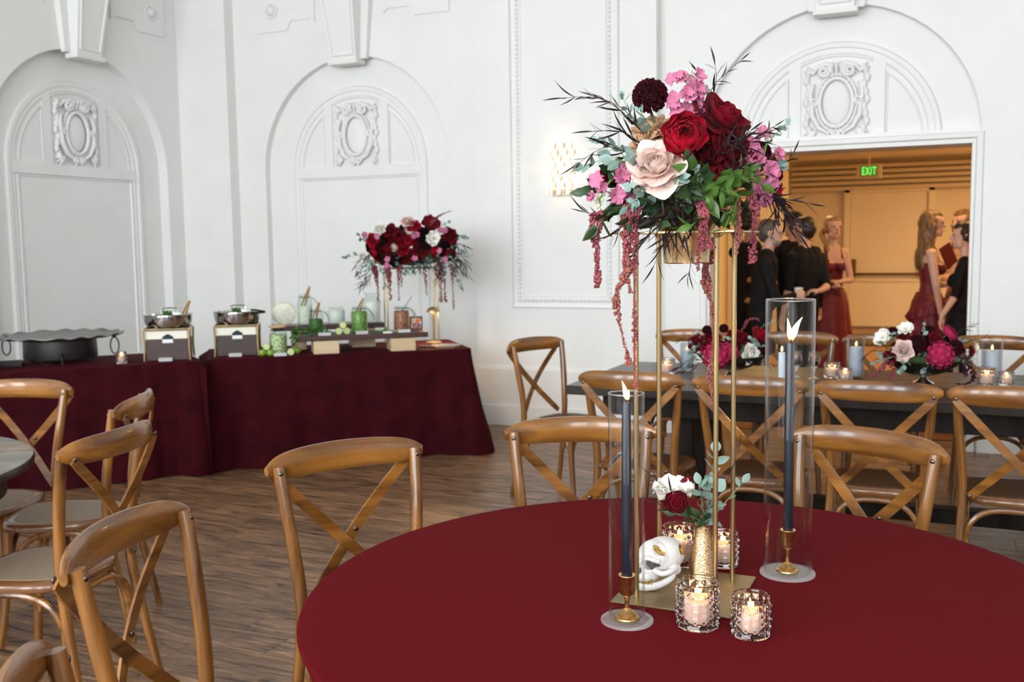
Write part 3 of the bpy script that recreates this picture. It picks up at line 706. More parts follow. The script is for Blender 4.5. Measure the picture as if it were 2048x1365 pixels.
# ------------------------------------------------------------------ things on the burgundy table
TOP=TZ+.003
WAX=mat('ivory_wax',(.85,.62,.48),.5,Subsurface_Weight=.35,Subsurface_Radius=(.02,.01,.006),Subsurface_Scale=.6)
NAVY=tint(mat('navy_wax',(.012,.016,.035),.32),(.006,.0075,.014),(.011,.014,.026),20)
WICK=mat('wick',(.02,.015,.012),.9)
def thin_glass(name, tintc=(.97,.98,.98), refl=1.0):
    m=bpy.data.materials.new(name); m.use_nodes=True; N=m.node_tree.nodes; L=m.node_tree.links; N.remove(N['Principled BSDF'])
    tr=N.new('ShaderNodeBsdfTransparent'); tr.inputs[0].default_value=(*tintc,1); gl=N.new('ShaderNodeBsdfGlossy'); gl.inputs['Roughness'].default_value=.015; gl.inputs[0].default_value=(refl,refl,refl,1)
    lw=N.new('ShaderNodeLayerWeight'); lw.inputs[0].default_value=.5; pw=N.new('ShaderNodeMath'); pw.operation='POWER'; pw.inputs[1].default_value=4.0; L.new(lw.outputs['Facing'],pw.inputs[0]); fr=N.new('ShaderNodeMapRange'); fr.inputs['To Min'].default_value=.006; fr.inputs['To Max'].default_value=.90; L.new(pw.outputs[0],fr.inputs['Value']); mx=N.new('ShaderNodeMixShader'); L.new(fr.outputs[0],mx.inputs[0]); L.new(tr.outputs[0],mx.inputs[1]); L.new(gl.outputs[0],mx.inputs[2]); L.new(mx.outputs[0],N['Material Output'].inputs[0]); return m
TGLASS=thin_glass('thin_clear_glass')
def flame_mesh(lobes):
    g=G()
    for (dx,dy,h,r,lean) in lobes:
        prof=[(.02,0),(.55,.10),(.95,.24),(1,.36),(.80,.56),(.50,.75),(.22,.90),(.02,1)]
        b=len(g.v); g.lathe([(a*r,z*h) for a,z in prof],12,cap0=True,cap1=True)
        for q in range(b,len(g.v)): x,y,z=g.v[q]; t=z/h; g.v[q]=(x+dx+lean*t*t*h*math.cos(YAW),y+dy+lean*t*t*h*math.sin(YAW),z)
    return g
def point(name,loc,e,color=(1,.50,.17),r=.006):
    l=bpy.data.lights.new(name,'POINT'); l.energy=e; l.color=color; l.shadow_soft_size=r; o=bpy.data.objects.new(name,l); C.objects.link(o); o.location=loc; return o
def hurricane(x,y,R,Rd,h,label):
    t=thing('glass_cylinder',label,'candle holder',(x,y,TOP),0,'glass cylinders over the taper candles')
    g=G(); w_=.0024; g.lathe([(R,.006),(R,h-.0015),(R-.0006,h-.0003),(R-w_/2,h),(R-w_+.0006,h-.0003),(R-w_,h-.0015),(R-w_,.006),(R,.006)],64); obj('cylinder',g,TGLASS,t,smooth=60)
    g=G(); g.tube([((R-w_/2)*math.cos(2*PI*i/64),(R-w_/2)*math.sin(2*PI*i/64),h) for i in range(65)],.0013,8,caps=False); obj('rim',g,GLASS,t)
    g=G(); g.lathe([(0,0),(Rd-.001,0),(Rd,.001),(Rd,.005),(Rd-.001,.006),(0,.006)],64); obj('base_disc',g,mat('frosted_disc',(.86,.86,.86),.12,Alpha=.2),t,smooth=40)
    return t
hurricane(-.537,1.710,.0330,.0485,.426,'short narrow clear glass cylinder around the shorter navy taper candle')
hurricane(-.305,2.088,.0495,.0570,.576,'tall wide clear glass cylinder around the taller navy taper candle')
def candlestick(x,y,h,label):
    t=thing('candlestick',label,'candlestick',(x,y,TOP+.006),0,'brass candlesticks')
    g=G(); g.lathe([(0,0),(.0225,0),(.0232,.0015),(.0225,.004),(.017,.007),(.0175,.0095),(.0125,.013),(.0065,.018),(0.004,.022)],36); obj('base',g,BRASS,t)
    g=G(); k=h-.042; g.lathe([(.0055,.017),(.0045,.026),(.0043,.034),(.0052,k-.004),(.0075,k+.002),(.0065,k+.004)],24); obj('stem',g,BRASS,t)
    g=G(); g.lathe([(.004,k),(.0085,k+.003),(.0135,k+.007),(.0150,k+.013),(.0150,h-.003),(.0160,h-.001),(.0155,h),(.0105,h),(.0100,h-.012),(0,h-.012)],32); obj('candle_cup',g,BRASS,t)
candlestick(-.537,1.710,.083,'brass candlestick holding the shorter navy taper candle'); candlestick(-.305,2.088,.089,'brass candlestick holding the taller navy taper candle')
def taper(x,y,z0,z1,r0,r1,label,lobes,e):
    t=thing('taper_candle',label,'candle',(x,y,z0),0,'navy taper candles'); h=z1-z0
    g=G(); g.lathe([(0,0),(r0*.9,0),(r0,.004),(r0*.99,h*.3),(r1,h-.006),(r1*.85,h-.001),(r1*.5,h-.003),(0,h-.003)],24); obj('wax_body',g,NAVY,t)
    g=G(); g.tube([(0,0,h-.004),(0,0,h+.004),(.001,0,h+.008)],.0009,6); obj('wick',g,WICK,t)
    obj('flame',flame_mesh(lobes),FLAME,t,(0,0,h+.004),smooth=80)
    point('taper_candle_light',(x,y,z1+.022),e)
taper(-.537,1.710,TOP+.006+.0712,1.174,.0097,.0080,'shorter navy taper candle burning inside the narrow glass cylinder',[(0,0,.036,.0048,-.22),(.003,.001,.020,.003,.1)],.35)
taper(-.305,2.088,TOP+.006+.0772,1.253,.0100,.0085,'taller navy taper candle with flame and modelled reflection inside the wide glass cylinder',[(-.001,0,.046,.0050,-.12),(.004,.002,.048,.0075,.42)],.45)  # second lobe stands in for the flame's reflection in the glass

def facet_votive(R,h,rows,cols,bottom=.011):
    g=G(); rim=.010; z0,z1=bottom,h-rim; n=cols*4
    # faceted outer wall: raised pyramids with recessed joints
    for j in range(rows):
        for i in range(cols):
            a0,a1=2*PI*i/cols,2*PI*(i+1)/cols; za,zb=z0+(z1-z0)*j/rows,z0+(z1-z0)*(j+1)/rows; am,zm=(a0+a1)/2,(za+zb)/2
            P=lambda a,z,r:(r*math.cos(a),r*math.sin(a),z)
            g.add([P(a0,za,R-.0022),P(a1,za,R-.0022),P(a1,zb,R-.0022),P(a0,zb,R-.0022),P(am,zm,R+.0022)],[(0,1,4),(1,2,4),(2,3,4),(3,0,4)])
    Rr=R-.0022; Ri=R-.0055
    g.lathe([(0,.0006),(R-.003,.0),(R-.001,.002),(R,.005),(Rr,z0)],cols)
    g.lathe([(Rr,z1),(R-.0012,z1+.003),(R-.0010,h-.0012),(R-.0024,h),(R-.0040,h-.0012),(Ri,h-.006),(Ri,bottom+.003),(Ri-.004,bottom),(0,bottom)],cols)
    return g
SMOKE=glassmat('tinted_pressed_glass',(.96,.93,.93),0.0,1.42)
VG='faceted votives on the burgundy table'
def votive(x,y,z,R,h,rows,cols,label,label2,wax_h,e,group=VG,glassm=None):
    t=thing('votive_holder',label,'candle holder',(x,y,z),.2*x,group); obj('glass_cup',facet_votive(R,h,rows,cols),glassm or SMOKE,t,smooth=18)
    c=thing('votive_candle',label2,'candle',(x,y,z+.0115),0,group+' candles'); r=R-.0082
    g=G(); g.lathe([(0,.0006),(R-.0112,.0006),(r,.0050),(r,wax_h-.002),(r*.95,wax_h),(r*.8,wax_h-.003),(0,wax_h-.004)],28); obj('wax_body',g,WAX,c)
    g=G(); g.tube([(0,0,wax_h-.004),(0,0,wax_h+.006)],.0009,6); obj('wick',g,WICK,c)
    obj('flame',flame_mesh([(0,0,.022,.0042,-.1)]),FLAME,c,(0,0,wax_h+.003),smooth=80)
    point('votive_light',(x,y,z+.0115+wax_h+.014),e,r=.005)
V=[(-.412,1.738,.0390,.084,5,16,'largest faceted glass votive, before the gold vase','lit candle in the votive before the gold vase',.040,.62),
   (-.315,1.730,.0345,.074,4,14,'small faceted glass votive at the open corner of the gold plate','lit candle in the votive at the corner of the gold plate',.032,.55),
   (-.530,2.070,.0375,.086,5,16,'faceted glass votive behind the white skull','lit candle in the votive behind the skull',.044,.5),
   (-.442,2.095,.0335,.074,4,14,'faceted glass votive behind the gold vase','lit candle in the votive behind the gold vase',.034,.42)]
for a in V: votive(a[0],a[1],TOP,*a[2:])

# gold stand
SX,SY=-.478,1.912; ST=1.478
t=thing('flower_stand','tall slim gold four-post flower stand on the burgundy table','flower stand',(SX,SY,TOP))
g=G(); g.bbox((0,0,.002),(.236,.246,.004),.0012); obj('base_plate',g,tint(mat('dark_reflection_gold',(.3,.22,.1),.42,1),(.27,.195,.095),(.36,.27,.14),14),t,smooth=0)  # plate gold coloured darker for the dark surroundings it reflects
for sx in (-1,1):
    for sy in (-1,1):
        g=G(); p=(sx*.077,sy*.081); g.tube([(*p,.003),(*p,ST-TOP-.012),(*p,ST-TOP-.004),(*p,ST-TOP)],[.0050,.0050,.0062,.0085],14); obj('post',g,GOLD,t)
g=G(); n=48; ro,hs=.052,.118
sq=[]
for i in range(n):
    a=2*PI*i/n; m_=max(abs(math.cos(a)),abs(math.sin(a))); sq.append((hs*math.cos(a)/m_,hs*math.sin(a)/m_))
ci=[(ro*math.cos(2*PI*i/n),ro*math.sin(2*PI*i/n)) for i in range(n)]; z0=ST-TOP
g.add([(x,y,z0) for x,y in sq]+[(x,y,z0) for x,y in ci]+[(x,y,z0+.003) for x,y in sq]+[(x,y,z0+.003) for x,y in ci],
      [f for i in range(n) for f in ((i,(i+1)%n,n+(i+1)%n,n+i),(2*n+i,3*n+i,3*n+(i+1)%n,2*n+(i+1)%n),(i,2*n+i,2*n+(i+1)%n,(i+1)%n),(n+i,n+(i+1)%n,3*n+(i+1)%n,3*n+i))])
obj('top_plate',g,GOLD,t,smooth=30)
t=thing('gold_bowl','gold conical flower bowl set into the top of the gold stand','bowl',(SX,SY,ST))
g=G(); g.lathe([(0,-.058),(.041,-.058),(.0435,-.056),(.0475,.0),(.053,.008),(.078,.046),(.0795,.048),(.0775,.046),(.05,.008),(.042,-.05),(0,-.05)],48); obj('bowl_body',g,tint(mat('satin_gold',(.75,.56,.30),.22,1),(.66,.48,.25),(.80,.62,.36),12,(1,1,8),2),t)

# conical gold bud vase
BVX,BVY=-.452,1.950
t=thing('bud_vase','tapering speckled gold bud vase with ranunculus and eucalyptus','vase',(BVX,BVY,TOP+.004))
SPK=mat('speckled_gold',(.7,.45,.2),.22,1); tint(SPK,(.42,.23,.09),(.92,.70,.42),420,detail=2,lo=.35,hi=.62,bump=.5,bumpdist=.0015)
g=G(); g.lathe([(0,0),(.031,0),(.0325,.003),(.0325,.010),(.028,.035),(.0225,.070),(.0175,.102),(.0150,.120),(.0155,.125),(.0162,.1255),(.0150,.124),(.0135,.115),(0,.11)],40); obj('vase_body',g,SPK,t)

def remesh(g, vox, smooth=3):
    m=bpy.data.meshes.new('tmp'); m.from_pydata(g.v,[],g.f); o=bpy.data.objects.new('tmp',m); C.objects.link(o)
    r=o.modifiers.new('r','REMESH'); r.mode='VOXEL'; r.voxel_size=vox
    s=o.modifiers.new('s','SMOOTH'); s.iterations=smooth; s.factor=.5
    dg=bpy.context.evaluated_depsgraph_get(); out=bpy.data.meshes.new_from_object(o.evaluated_get(dg)); bpy.data.objects.remove(o); bpy.data.meshes.remove(m)
    out.polygons.foreach_set('use_smooth',[True]*len(out.polygons)); return out
# white skull with gold leaf, lying with the face to the left
def skull():
    BONE=tint(mat('white_bone',(.85,.84,.82),.45),(.60,.57,.56),(.74,.73,.72),40,bump=.3)
    LEAFG=tint(mat('gold_leaf',(.65,.42,.12),.35,1),(.42,.25,.06),(.75,.52,.2),120,bump=.4)
    t=thing('skull','small white skull with gold leaf patches lying by the gold vase','skull',(-.530,1.915,TOP+.0050),RAD(24)); t.scale=(1.12,1.12,1.08)
    # local: x right, z up, face points to -x and a little towards the camera (-y)
    g=G(); g.ell((.006,0,.056),(.042,.034,.034),24,16); g.ell((-.012,0,.060),(.032,.031,.028),20,14); g.ell((-.030,0,.036),(.022,.024,.024),20,14); g.ell((-.040,0,.026),(.017,.019,.012),18,12)
    for q in (-1,1):
        g.tube(catmull([(-.038,q*.020,.042),(-.026,q*.031,.034),(-.006,q*.035,.036),(.008,q*.032,.040)],4),[.0055]*13,8)
        g.tube([(-.044,q*.006,.060),(-.040,q*.018,.061),(-.028,q*.027,.056)],[.006,.0055,.005],8)
        g.ell((.012,q*.028,.034),(.010,.008,.010),10,8)
    g.tube([(-.046,0,.058),(-.050,0,.048)],[.005,.004],8)
    me=remesh(g,.0016,2); me.name='cranium'; cc=Vector((.0,0,.056))
    gold=[(Vector((-.026,-.026,.078)),.0135),(Vector((.030,-.027,.066)),.0125)]
    for v in me.vertices:
        if v.co.x<-.022:                                              # eye sockets and nose hollow, sunk into the bone
            for y_,z_,ry,rz_,dp in ((-.0155,.0490,.0100,.0100,.007),(.0155,.0490,.0100,.0100,.007),(0,.0365,.0052,.0075,.005)):
                q=((v.co.y-y_)/ry)**2+((v.co.z-z_)/rz_)**2
                if q<1: v.co.x+=dp*(1-q*q)
        for c_,r_ in gold:
            k=1-(v.co-c_).length/r_
            if k>0: v.co+=(cc-v.co).normalized()*.006*min(1,k*2.5)
    for m_ in (BONE,LEAFG): me.materials.append(m_)
    me.polygons.foreach_set('material_index',[1 if any((p.center-c_).length<r_*(.95+.25*math.sin(260*p.center.x+180*p.center.z)) for c_,r_ in gold) else 0 for p in me.polygons])
    import bmesh                                                       # the skull is hollow: sockets and nose open into it
    bm=bmesh.new(); bm.from_mesh(me); dead=[]
    for f_ in bm.faces:
        c_=f_.calc_center_median()
        if c_.x<-.020 and any(((c_.y-y_)/ry)**2+((c_.z-z_)/rz_)**2<.72 for y_,z_,ry,rz_ in ((-.0155,.0490,.0100,.0100),(.0155,.0490,.0100,.0100),(0,.0365,.0052,.0075))): dead.append(f_)
    bmesh.ops.delete(bm,geom=dead,context='FACES'); bm.to_mesh(me); bm.free()
    R_=Matrix.Rotation(RAD(34),3,'Z')
    for v in me.vertices: v.co=R_@v.co
    link('cranium',me,t)
    def rot(g):
        for i,p in enumerate(g.v): g.v[i]=tuple(R_@Vector(p))
    g=G(); jaw=catmull([(.006,-.029,.034),(.000,-.028,.020),(-.022,-.020,.009),(-.044,-.010,.0065),(-.050,0,.0065),(-.044,.010,.0065),(-.022,.020,.009),(.000,.028,.020),(.006,.029,.034)],5)
    g.tube(jaw,[.0042+.0022*math.sin(PI*i/(len(jaw)-1)) for i in range(len(jaw))],10,flat=1.3); rot(g); obj('jawbone',g,BONE,t,smooth=70)
    tooth=G(); tooth.bbox((0,0,0),(.0040,.0035,.0075),.001); tm_=tooth.mesh('tooth',LEAFG,0)
    for s in (0,1):
        for i in range(9):
            a=RAD(-66+16.5*i); q=R_@Vector((-.030-.021*math.cos(a),.018*math.sin(a),.0135 if s==0 else .0205)); link('tooth',tm_,t,q,(0,0,a+RAD(34)))
    return t
skull()
# ------------------------------------------------------------------ flowers
def petal_fn(w,h,cup=.4,curl=0,belly=.1,ruf=0,point=0,ph=0):
    def f(a,b):
        u=-1+2*a; v=b; wf=w*(math.sin(PI*min(1,(.10+.90*v))**.62*.78)**.85 if v<1 else math.sin(PI*.78)**.85)
        wf=w*(1-(1-v)**2.2*.82)*(1-.30*max(0,v-.75)/.25)
        z=h*v*(1-.22*u*u*v+point*(1-abs(u))*v*v*.5); x=u*wf
        y=-cup*u*u*wf + curl*h*v**3 + belly*h*math.sin(PI*v) + ruf*h*math.sin(5*u+ph)*v*v*.5
        return (x,y,z)
    return f
def petal_g(nu=6,nv=5,**k):
    g=G(); g.grid(petal_fn(**k),nu,nv); return g
def rosemat(name,c1,c2,rough=.6,sheen=.03):
    m=mat(name,c1,rough,Sheen_Weight=sheen,Specular_IOR_Level=.10); return tint(m,c1,c2,30,detail=2)
RED=rosemat('red_petal',(.23,.0015,.008),(.40,.005,.022)); DEEP=rosemat('deep_red_petal',(.085,.0016,.005),(.17,.003,.010)); BLUSH=rosemat('blush_petal',(.70,.49,.43),(.80,.62,.55))
PEACH=rosemat('peach_petal',(.56,.33,.18),(.66,.43,.27)); PLUM=rosemat('plum_dahlia',(.016,.0010,.0026),(.060,.0032,.0075)); PINK=rosemat('pink_stock',(.38,.075,.17),(.68,.27,.40)); WHITEP=rosemat('white_petal',(.80,.76,.68),(.88,.85,.79)); MAG=rosemat('magenta_petal',(.30,.008,.05),(.46,.03,.10)); BLK=rosemat('black_bloom',(.008,.002,.004),(.02,.004,.007))
EUC=tint(mat('eucalyptus_leaf',(.22,.33,.29),.55),(.14,.235,.205),(.27,.37,.33),18); GRN=tint(mat('green_leaf',(.08,.18,.03),.42),(.036,.092,.014),(.10,.19,.036),25); DKG=tint(mat('dark_green_leaf',(.02,.05,.015),.45),(.012,.035,.010),(.035,.075,.02),20)
DUSK=tint(mat('dusky_leaf',(.03,.016,.018),.55,Specular_IOR_Level=.2),(.009,.005,.006),(.030,.017,.017),14); STEM=mat('stem_green',(.17,.27,.06),.5); DSTEM=mat('stem_dark',(.03,.016,.014),.55); AMA=tint(mat('amaranth_red',(.25,.03,.06),.7),(.12,.010,.024),(.29,.055,.065),60); AMB=tint(mat('amaranth_bronze',(.3,.09,.06),.7),(.15,.028,.028),(.34,.115,.080),60); BUD=tint(mat('pale_bud',(.55,.6,.35),.5),(.45,.52,.28),(.72,.66,.55),40)
MOSS=tint(mat('floral_moss',(.06,.12,.03),.9),(.045,.085,.022),(.08,.14,.04),40,bump=.4)
def align(dirv, roll=0):
    return Vector((0,0,1)).rotation_difference(Vector(dirv).normalized())@Quaternion((0,0,1),roll)
ROSE=[ # n, r0, lean deg, h, w, cup, curl, belly
 (3,.002,4,.60,.26,.9,-.05,.10),(5,.06,12,.62,.34,.7,0,.12),(5,.13,22,.66,.42,.55,.06,.14),(5,.19,36,.72,.50,.45,.12,.14),(6,.24,54,.78,.56,.32,.18,.12),(6,.27,74,.82,.60,.22,.22,.10)]
GARDEN=[(5,.02,18,.40,.22,1.1,-.1,.05),(7,.12,14,.44,.22,1.0,-.12,.05),(9,.22,10,.48,.24,.9,-.14,.08),(11,.32,8,.52,.28,.8,-.16,.10),(11,.40,6,.56,.34,.6,-.20,.14),(9,.46,14,.60,.42,.5,-.26,.20),(8,.46,34,.66,.48,.45,-.20,.22),(7,.42,58,.70,.52,.40,-.1,.18)]
OPEN=[(6,.05,40,.30,.16,.6,0,.1),(5,.08,62,.85,.62,.20,.05,.14),(5,.10,78,.95,.68,.12,.02,.12)]
RANUN=[(6,.05,2,.42,.24,1.0,-.35,.2),(7,.13,6,.46,.30,.9,-.35,.22),(8,.22,12,.50,.36,.8,-.32,.24),(8,.31,22,.54,.42,.7,-.28,.26),(8,.38,38,.56,.46,.6,-.2,.26),(7,.40,58,.58,.48,.5,-.1,.2)]
PMC={}
def layer_mats(spec,rnd):
    for li,(n,r0,lean,h,w_,cup,curl,belly) in enumerate(spec):
        for k in range(n):
            phi=2*PI*k/n+li*1.9+rnd.uniform(-.22,.22); ln=RAD(lean+rnd.uniform(-7,7)); s=rnd.uniform(.9,1.08)
            M=Matrix.Rotation(phi,4,'Z')@Matrix.Translation((0,r0,-.30*(1-.15*li/len(spec))))@Matrix.Rotation(-ln,4,'X')@Matrix.Scale(s,4)
            yield li,M
def bloom(parent,name,spec,key,m,loc,axis,D,seed=1,split=True,ruf=.08,point=0):
    rnd=random.Random(seed); sc=D/2.12
    for li,(n,r0,lean,h,w_,cup,curl,belly) in enumerate(spec):
        if (key,li) not in PMC: PMC[(key,li)]=petal_g(7,6,w=w_,h=h,cup=cup,curl=curl,belly=belly,ruf=ruf,point=point,ph=li*1.3)
    q=align(axis,rnd.uniform(0,6.28))
    base=G(); base.ell((0,0,-.32),(.16,.16,.12),10,6); base.tube([(0,0,-.3),(0,0,-.75)],.05,6)
    if split:
        o=obj(name,base,STEM,parent,loc,q,scale=sc)
        ms={}
        for li,M in layer_mats(spec,rnd):
            k=(key,li,m.name)
            if k not in ms: ms[k]=PMC[(key,li)].mesh('petal',m,80)
            p=link('petal',ms[k],o); p.matrix_basis=M
        return o
    g=G(); g.add(base.v,base.f,1)
    for li,M in layer_mats(spec,rnd):
        P=PMC[(key,li)]; g.add([M@Vector(v) for v in P.v],P.f,0)
    return obj(name,g,[m,STEM],parent,loc,q,scale=sc,smooth=80)
def dahlia_mesh(m,name,np=260,seed=2):
    P=petal_g(2,3,w=.15,h=.36,cup=1.1,curl=-.1,belly=.05); g=G(); g.ell((0,0,-.05),(.62,.62,.55),14,9)
    for i in range(np):
        z=1-1.75*(i+.5)/np; th=i*2.39996; r=math.sqrt(max(0,1-z*z)); d=Vector((r*math.cos(th),r*math.sin(th),z*.92)); q=align(d,0)
        up=Vector((0,0,1)); M=q.to_matrix().to_4x4(); M.translation=d*.66
        # turn cup outwards
        g.add([M@(Matrix.Rotation(th*3.1,3,'Z')@Vector(v)) for v in P.v],P.f)
    return g.mesh(name,m,70)
DAH=dahlia_mesh(PLUM,'dahlia')
def leaf_mesh(name,m,L,W,fold=.15,droop=.2,tip=1.0,nu=4,nv=7):
    g=G()
    def f(a,b):
        u=-1+2*a; w_=W*(math.sin(PI*b**(.75 if tip>=1 else .9)))**(.8 if tip<1 else 1.0)+.0006*(b<.05)
        return (u*w_, -droop*L*b*b, L*b) if False else (u*w_, droop*L*b*b-fold*abs(u)*w_*-1, L*b*(1-.10*droop*b))
    g.grid(f,nu,nv); return g.mesh(name,m,80)
L_EUC=[leaf_mesh('leaf',EUC,.030,.0125,.10,.12,.6),leaf_mesh('leaf',EUC,.036,.0115,.12,.2,.6),leaf_mesh('leaf',EUC,.022,.0100,.10,.1,.6)]
L_GRN=[leaf_mesh('leaf',GRN,.056,.0135,.25,.30),leaf_mesh('leaf',GRN,.044,.0120,.3,.45)]
L_DKG=[leaf_mesh('leaf',DKG,.050,.0130,.2,.35)]
L_DSK=[leaf_mesh('leaf',DUSK,.062,.0026,.2,.30,nu=2,nv=8),leaf_mesh('leaf',DUSK,.048,.0022,.2,-.25,nu=2,nv=8),leaf_mesh('leaf',DUSK,.080,.0032,.2,.5,nu=2,nv=8)]
def leaf(parent,meshes,loc,d,roll,rnd,s=1):
    return link('leaf',rnd.choice(meshes),parent,loc,align(d,roll),(s,s,s))
def sprig(parent,name,path,meshes,stem_m,n,rnd,s=1,r=.0011,spread=1.0,t0=.15,pair=True):
    # a stem with leaves as sub-parts; path is a list of local points
    pts=catmull(path,5); k=len(pts); g=G(); g.tube(pts,[r*(1.2-.8*i/k) for i in range(k)],5); o=obj(name,g,stem_m,parent)
    for i in range(n):
        t=t0+(1-t0)*(i+.5)/n; j=min(k-2,int(t*(k-1))); p=pts[j]; tg=(pts[j+1]-pts[j]).normalized()
        sd=tg.orthogonal().normalized(); a=rnd.uniform(0,6.28) if not pair else (i%2)*PI+(i//2)*1.1+rnd.uniform(-.4,.4)
        sd=Quaternion(tg,a)@sd; d=(tg*(.75+.3*t)+sd*spread*rnd.uniform(.7,1.1)).normalized()
        leaf(o,meshes,p,d,rnd.uniform(-.6,.6)+a,rnd,s*rnd.uniform(.75,1.15)*(1.05-.35*t))
    leaf(o,meshes,pts[-1],(pts[-1]-pts[-2]).normalized(),0,rnd,s*.7)
    return o
def amaranth(parent,path,r0,r1,m,rnd,name='amaranth_strand',dens=1.0,low=False):
    pts=catmull(path,6); g=G(); g.tube(pts,[.0011]*len(pts),5)
    L=sum((pts[i+1]-pts[i]).length for i in range(len(pts)-1)); n=int(L/(.0030 if not low else .008)*dens)
    for i in range(n):
        t=i/n; x=t*(len(pts)-1); j=min(len(pts)-2,int(x)); p=pts[j].lerp(pts[j+1],x-j); r=(r0*1.2+(r1*1.75-r0*1.2)*t)*(.8+.3*math.sin(i*.21)+.15*math.sin(i*.05))
        for q in range(3):
            a=rnd.uniform(0,6.28); d=Vector((math.cos(a),math.sin(a),rnd.uniform(-.5,.3))); b=rnd.uniform(.35,.6)*r
            g.ell(p+d*r*rnd.uniform(.55,.95),(b,b,b*rnd.uniform(.8,1.3)),5,3)
    return obj(name,g,m,parent,smooth=40)
g=G()
for li in range(2):
    for k in range(5):
        M=Matrix.Rotation(2*PI*k/5+li*.63,3,'Z')@Matrix.Rotation(-RAD(66-30*li),3,'X'); P=petal_g(5,4,w=.46-.08*li,h=.85-.15*li,cup=.15,curl=.12,belly=.1,ruf=.35,ph=k*1.7+li); g.add([M@Vector(v) for v in P.v],P.f)
FLORET=[g.mesh('floret',PINK,80)]
g=G()
for k in range(5):
    M=Matrix.Rotation(2*PI*k/5,3,'Z')@Matrix.Rotation(-RAD(50+8*math.sin(k*2)),3,'X'); P=petal_g(5,4,w=.42,h=.9,cup=.3,curl=.2,belly=.05,ruf=.45,ph=k*2.3); g.add([M@Vector(v) for v in P.v],P.f)
FLORET.append(g.mesh('floret',PINK,80))
def stock(parent,path,florets,rnd,buds=7,s=.020):
    pts=catmull(path,6); g=G(); g.tube(pts,[.0030-.0014*i/len(pts) for i in range(len(pts))],7); o=obj('stock_spike',g,STEM,parent)
    for (p,ax,k) in florets: link('floret',rnd.choice(FLORET),o,p,align(ax,rnd.uniform(0,6)),s*k)
    gb_=G(); tip=pts[-1]; tg=(pts[-1]-pts[-3]).normalized()
    for i in range(buds):
        a=i*2.4; d=Vector((math.cos(a),math.sin(a),0)); gb_.ell(tip-tg*.004*i*.9+d*(.003+.0007*i),(.0032,.0032,.0048),7,5)
    obj('bud_cluster',gb_,BUD,o)
    return o

# ---- tall centrepiece on the gold stand; local frame: x to the right, y away, z up
FR_=thing('flower_arrangement','large red, blush and pink floral arrangement atop the gold stand','flowers',(SX,SY,ST),YAW)
K_=1031.0
def fp(px,py,d): return Vector(((px-1374)/K_, d, (468-py)/K_))
def yedge(x): return -.06-.445*(x+.156) if x<.06 else -.156+2.25*(x-.06)     # front edge of the stand's top plate in this frame
def fp2(px,py,d):                        # hanging stems: in front of the plate edge, at the same bearing
    for _ in range(4):
        q=Vector(((px-1024)/1991*(1.93+d)-.3393, d, -(py-484)/1991*(1.93+d)-.0155))
        if q.z<.030 and -.17<q.x<.165 and d>yedge(q.x)-.021: d=yedge(q.x)-.021
    return q
rnd=random.Random(4)
g=G(); g.ell((0,0,.085),(.085,.075,.075),16,10); obj('foliage_core',g,MOSS,FR_)
bloom(FR_,'garden_rose',GARDEN,'gar',RED,fp(1352,284,-.095),(-.10,-.90,.30),.096,3,ruf=.16)
bloom(FR_,'rose',ROSE,'ros',BLUSH,fp(1303,338,-.085),(-.34,-.75,.50),.118,5,ruf=.05,point=.35)
bloom(FR_,'rose',ROSE,'ros',DEEP,fp(1441,246,-.03),(.45,-.50,.62),.125,8,ruf=.10)
bloom(FR_,'rose',ROSE,'ros',PEACH,fp(1305,255,.02),(-.3,-.3,.85),.085,9)
bloom(FR_,'rose',ROSE,'ros',PEACH,fp(1283,285,.0),(-.7,-.4,.5),.06,19,split=False)
bloom(FR_,'rose',ROSE,'ros',DEEP,fp(1548,350,.00),(.85,-.35,.15),.075,10)
bloom(FR_,'rose',ROSE,'ros',RED,fp(1556,392,.01),(.8,-.2,-.45),.050,11,split=False)
bloom(FR_,'rose',ROSE,'ros',DEEP,fp(1212,352,.01),(-.7,-.2,.4),.060,12,split=False)
bloom(FR_,'rose',ROSE,'ros',DEEP,fp(1402,318,-.06),(.15,-.9,.1),.105,13,split=False)
bloom(FR_,'rose',ROSE,'ros',DEEP,fp(1458,312,-.05),(.5,-.7,.2),.105,14,split=False)
bloom(FR_,'rose',ROSE,'ros',DEEP,fp(1395,262,.0),(.1,-.5,.8),.09,15,split=False)
bloom(FR_,'rose',ROSE,'ros',DEEP,fp(1360,370,-.05),(-.1,-.9,-.1),.085,16,split=False)
bloom(FR_,'rose',ROSE,'ros',PEACH,fp(1335,262,.01),(-.1,-.4,.9),.085,17,split=False)
link('dahlia',DAH,FR_,fp(1299,200,-.02),align((-.2,-.65,.72),0),.0345)
g=G(); g.tube(catmull([fp(1299,215,0),fp(1314,262,.0),fp(1330,330,.01)],5),.003,6); obj('dahlia_stem',g,DKG,FR_)
link('dahlia',DAH,FR_,fp(1528,308,.02),align((.5,-.4,.6),0),.020)
def fl(lst,d): return [(fp(x,y,d+rnd.uniform(-.012,.012)),(ax,-.8,az),k) for x,y,ax,az,k in lst]
stock(FR_,[fp(1352,330,.01),fp(1370,250,-.01),fp(1377,150,-.015)],fl([(1345,212,-.4,.2,1.15),(1372,200,0,.3,1.1),(1392,190,.4,.2,1.1),(1392,165,.5,.4,.95),(1358,168,-.5,.5,.95),(1343,170,-.6,.3,.85),(1388,208,.4,0,1.1),(1370,230,-.1,0,1.2),(1392,238,.3,-.2,1.1),(1352,230,-.4,-.1,1.0),(1380,180,.1,.3,1.0)],-.02),rnd,9)
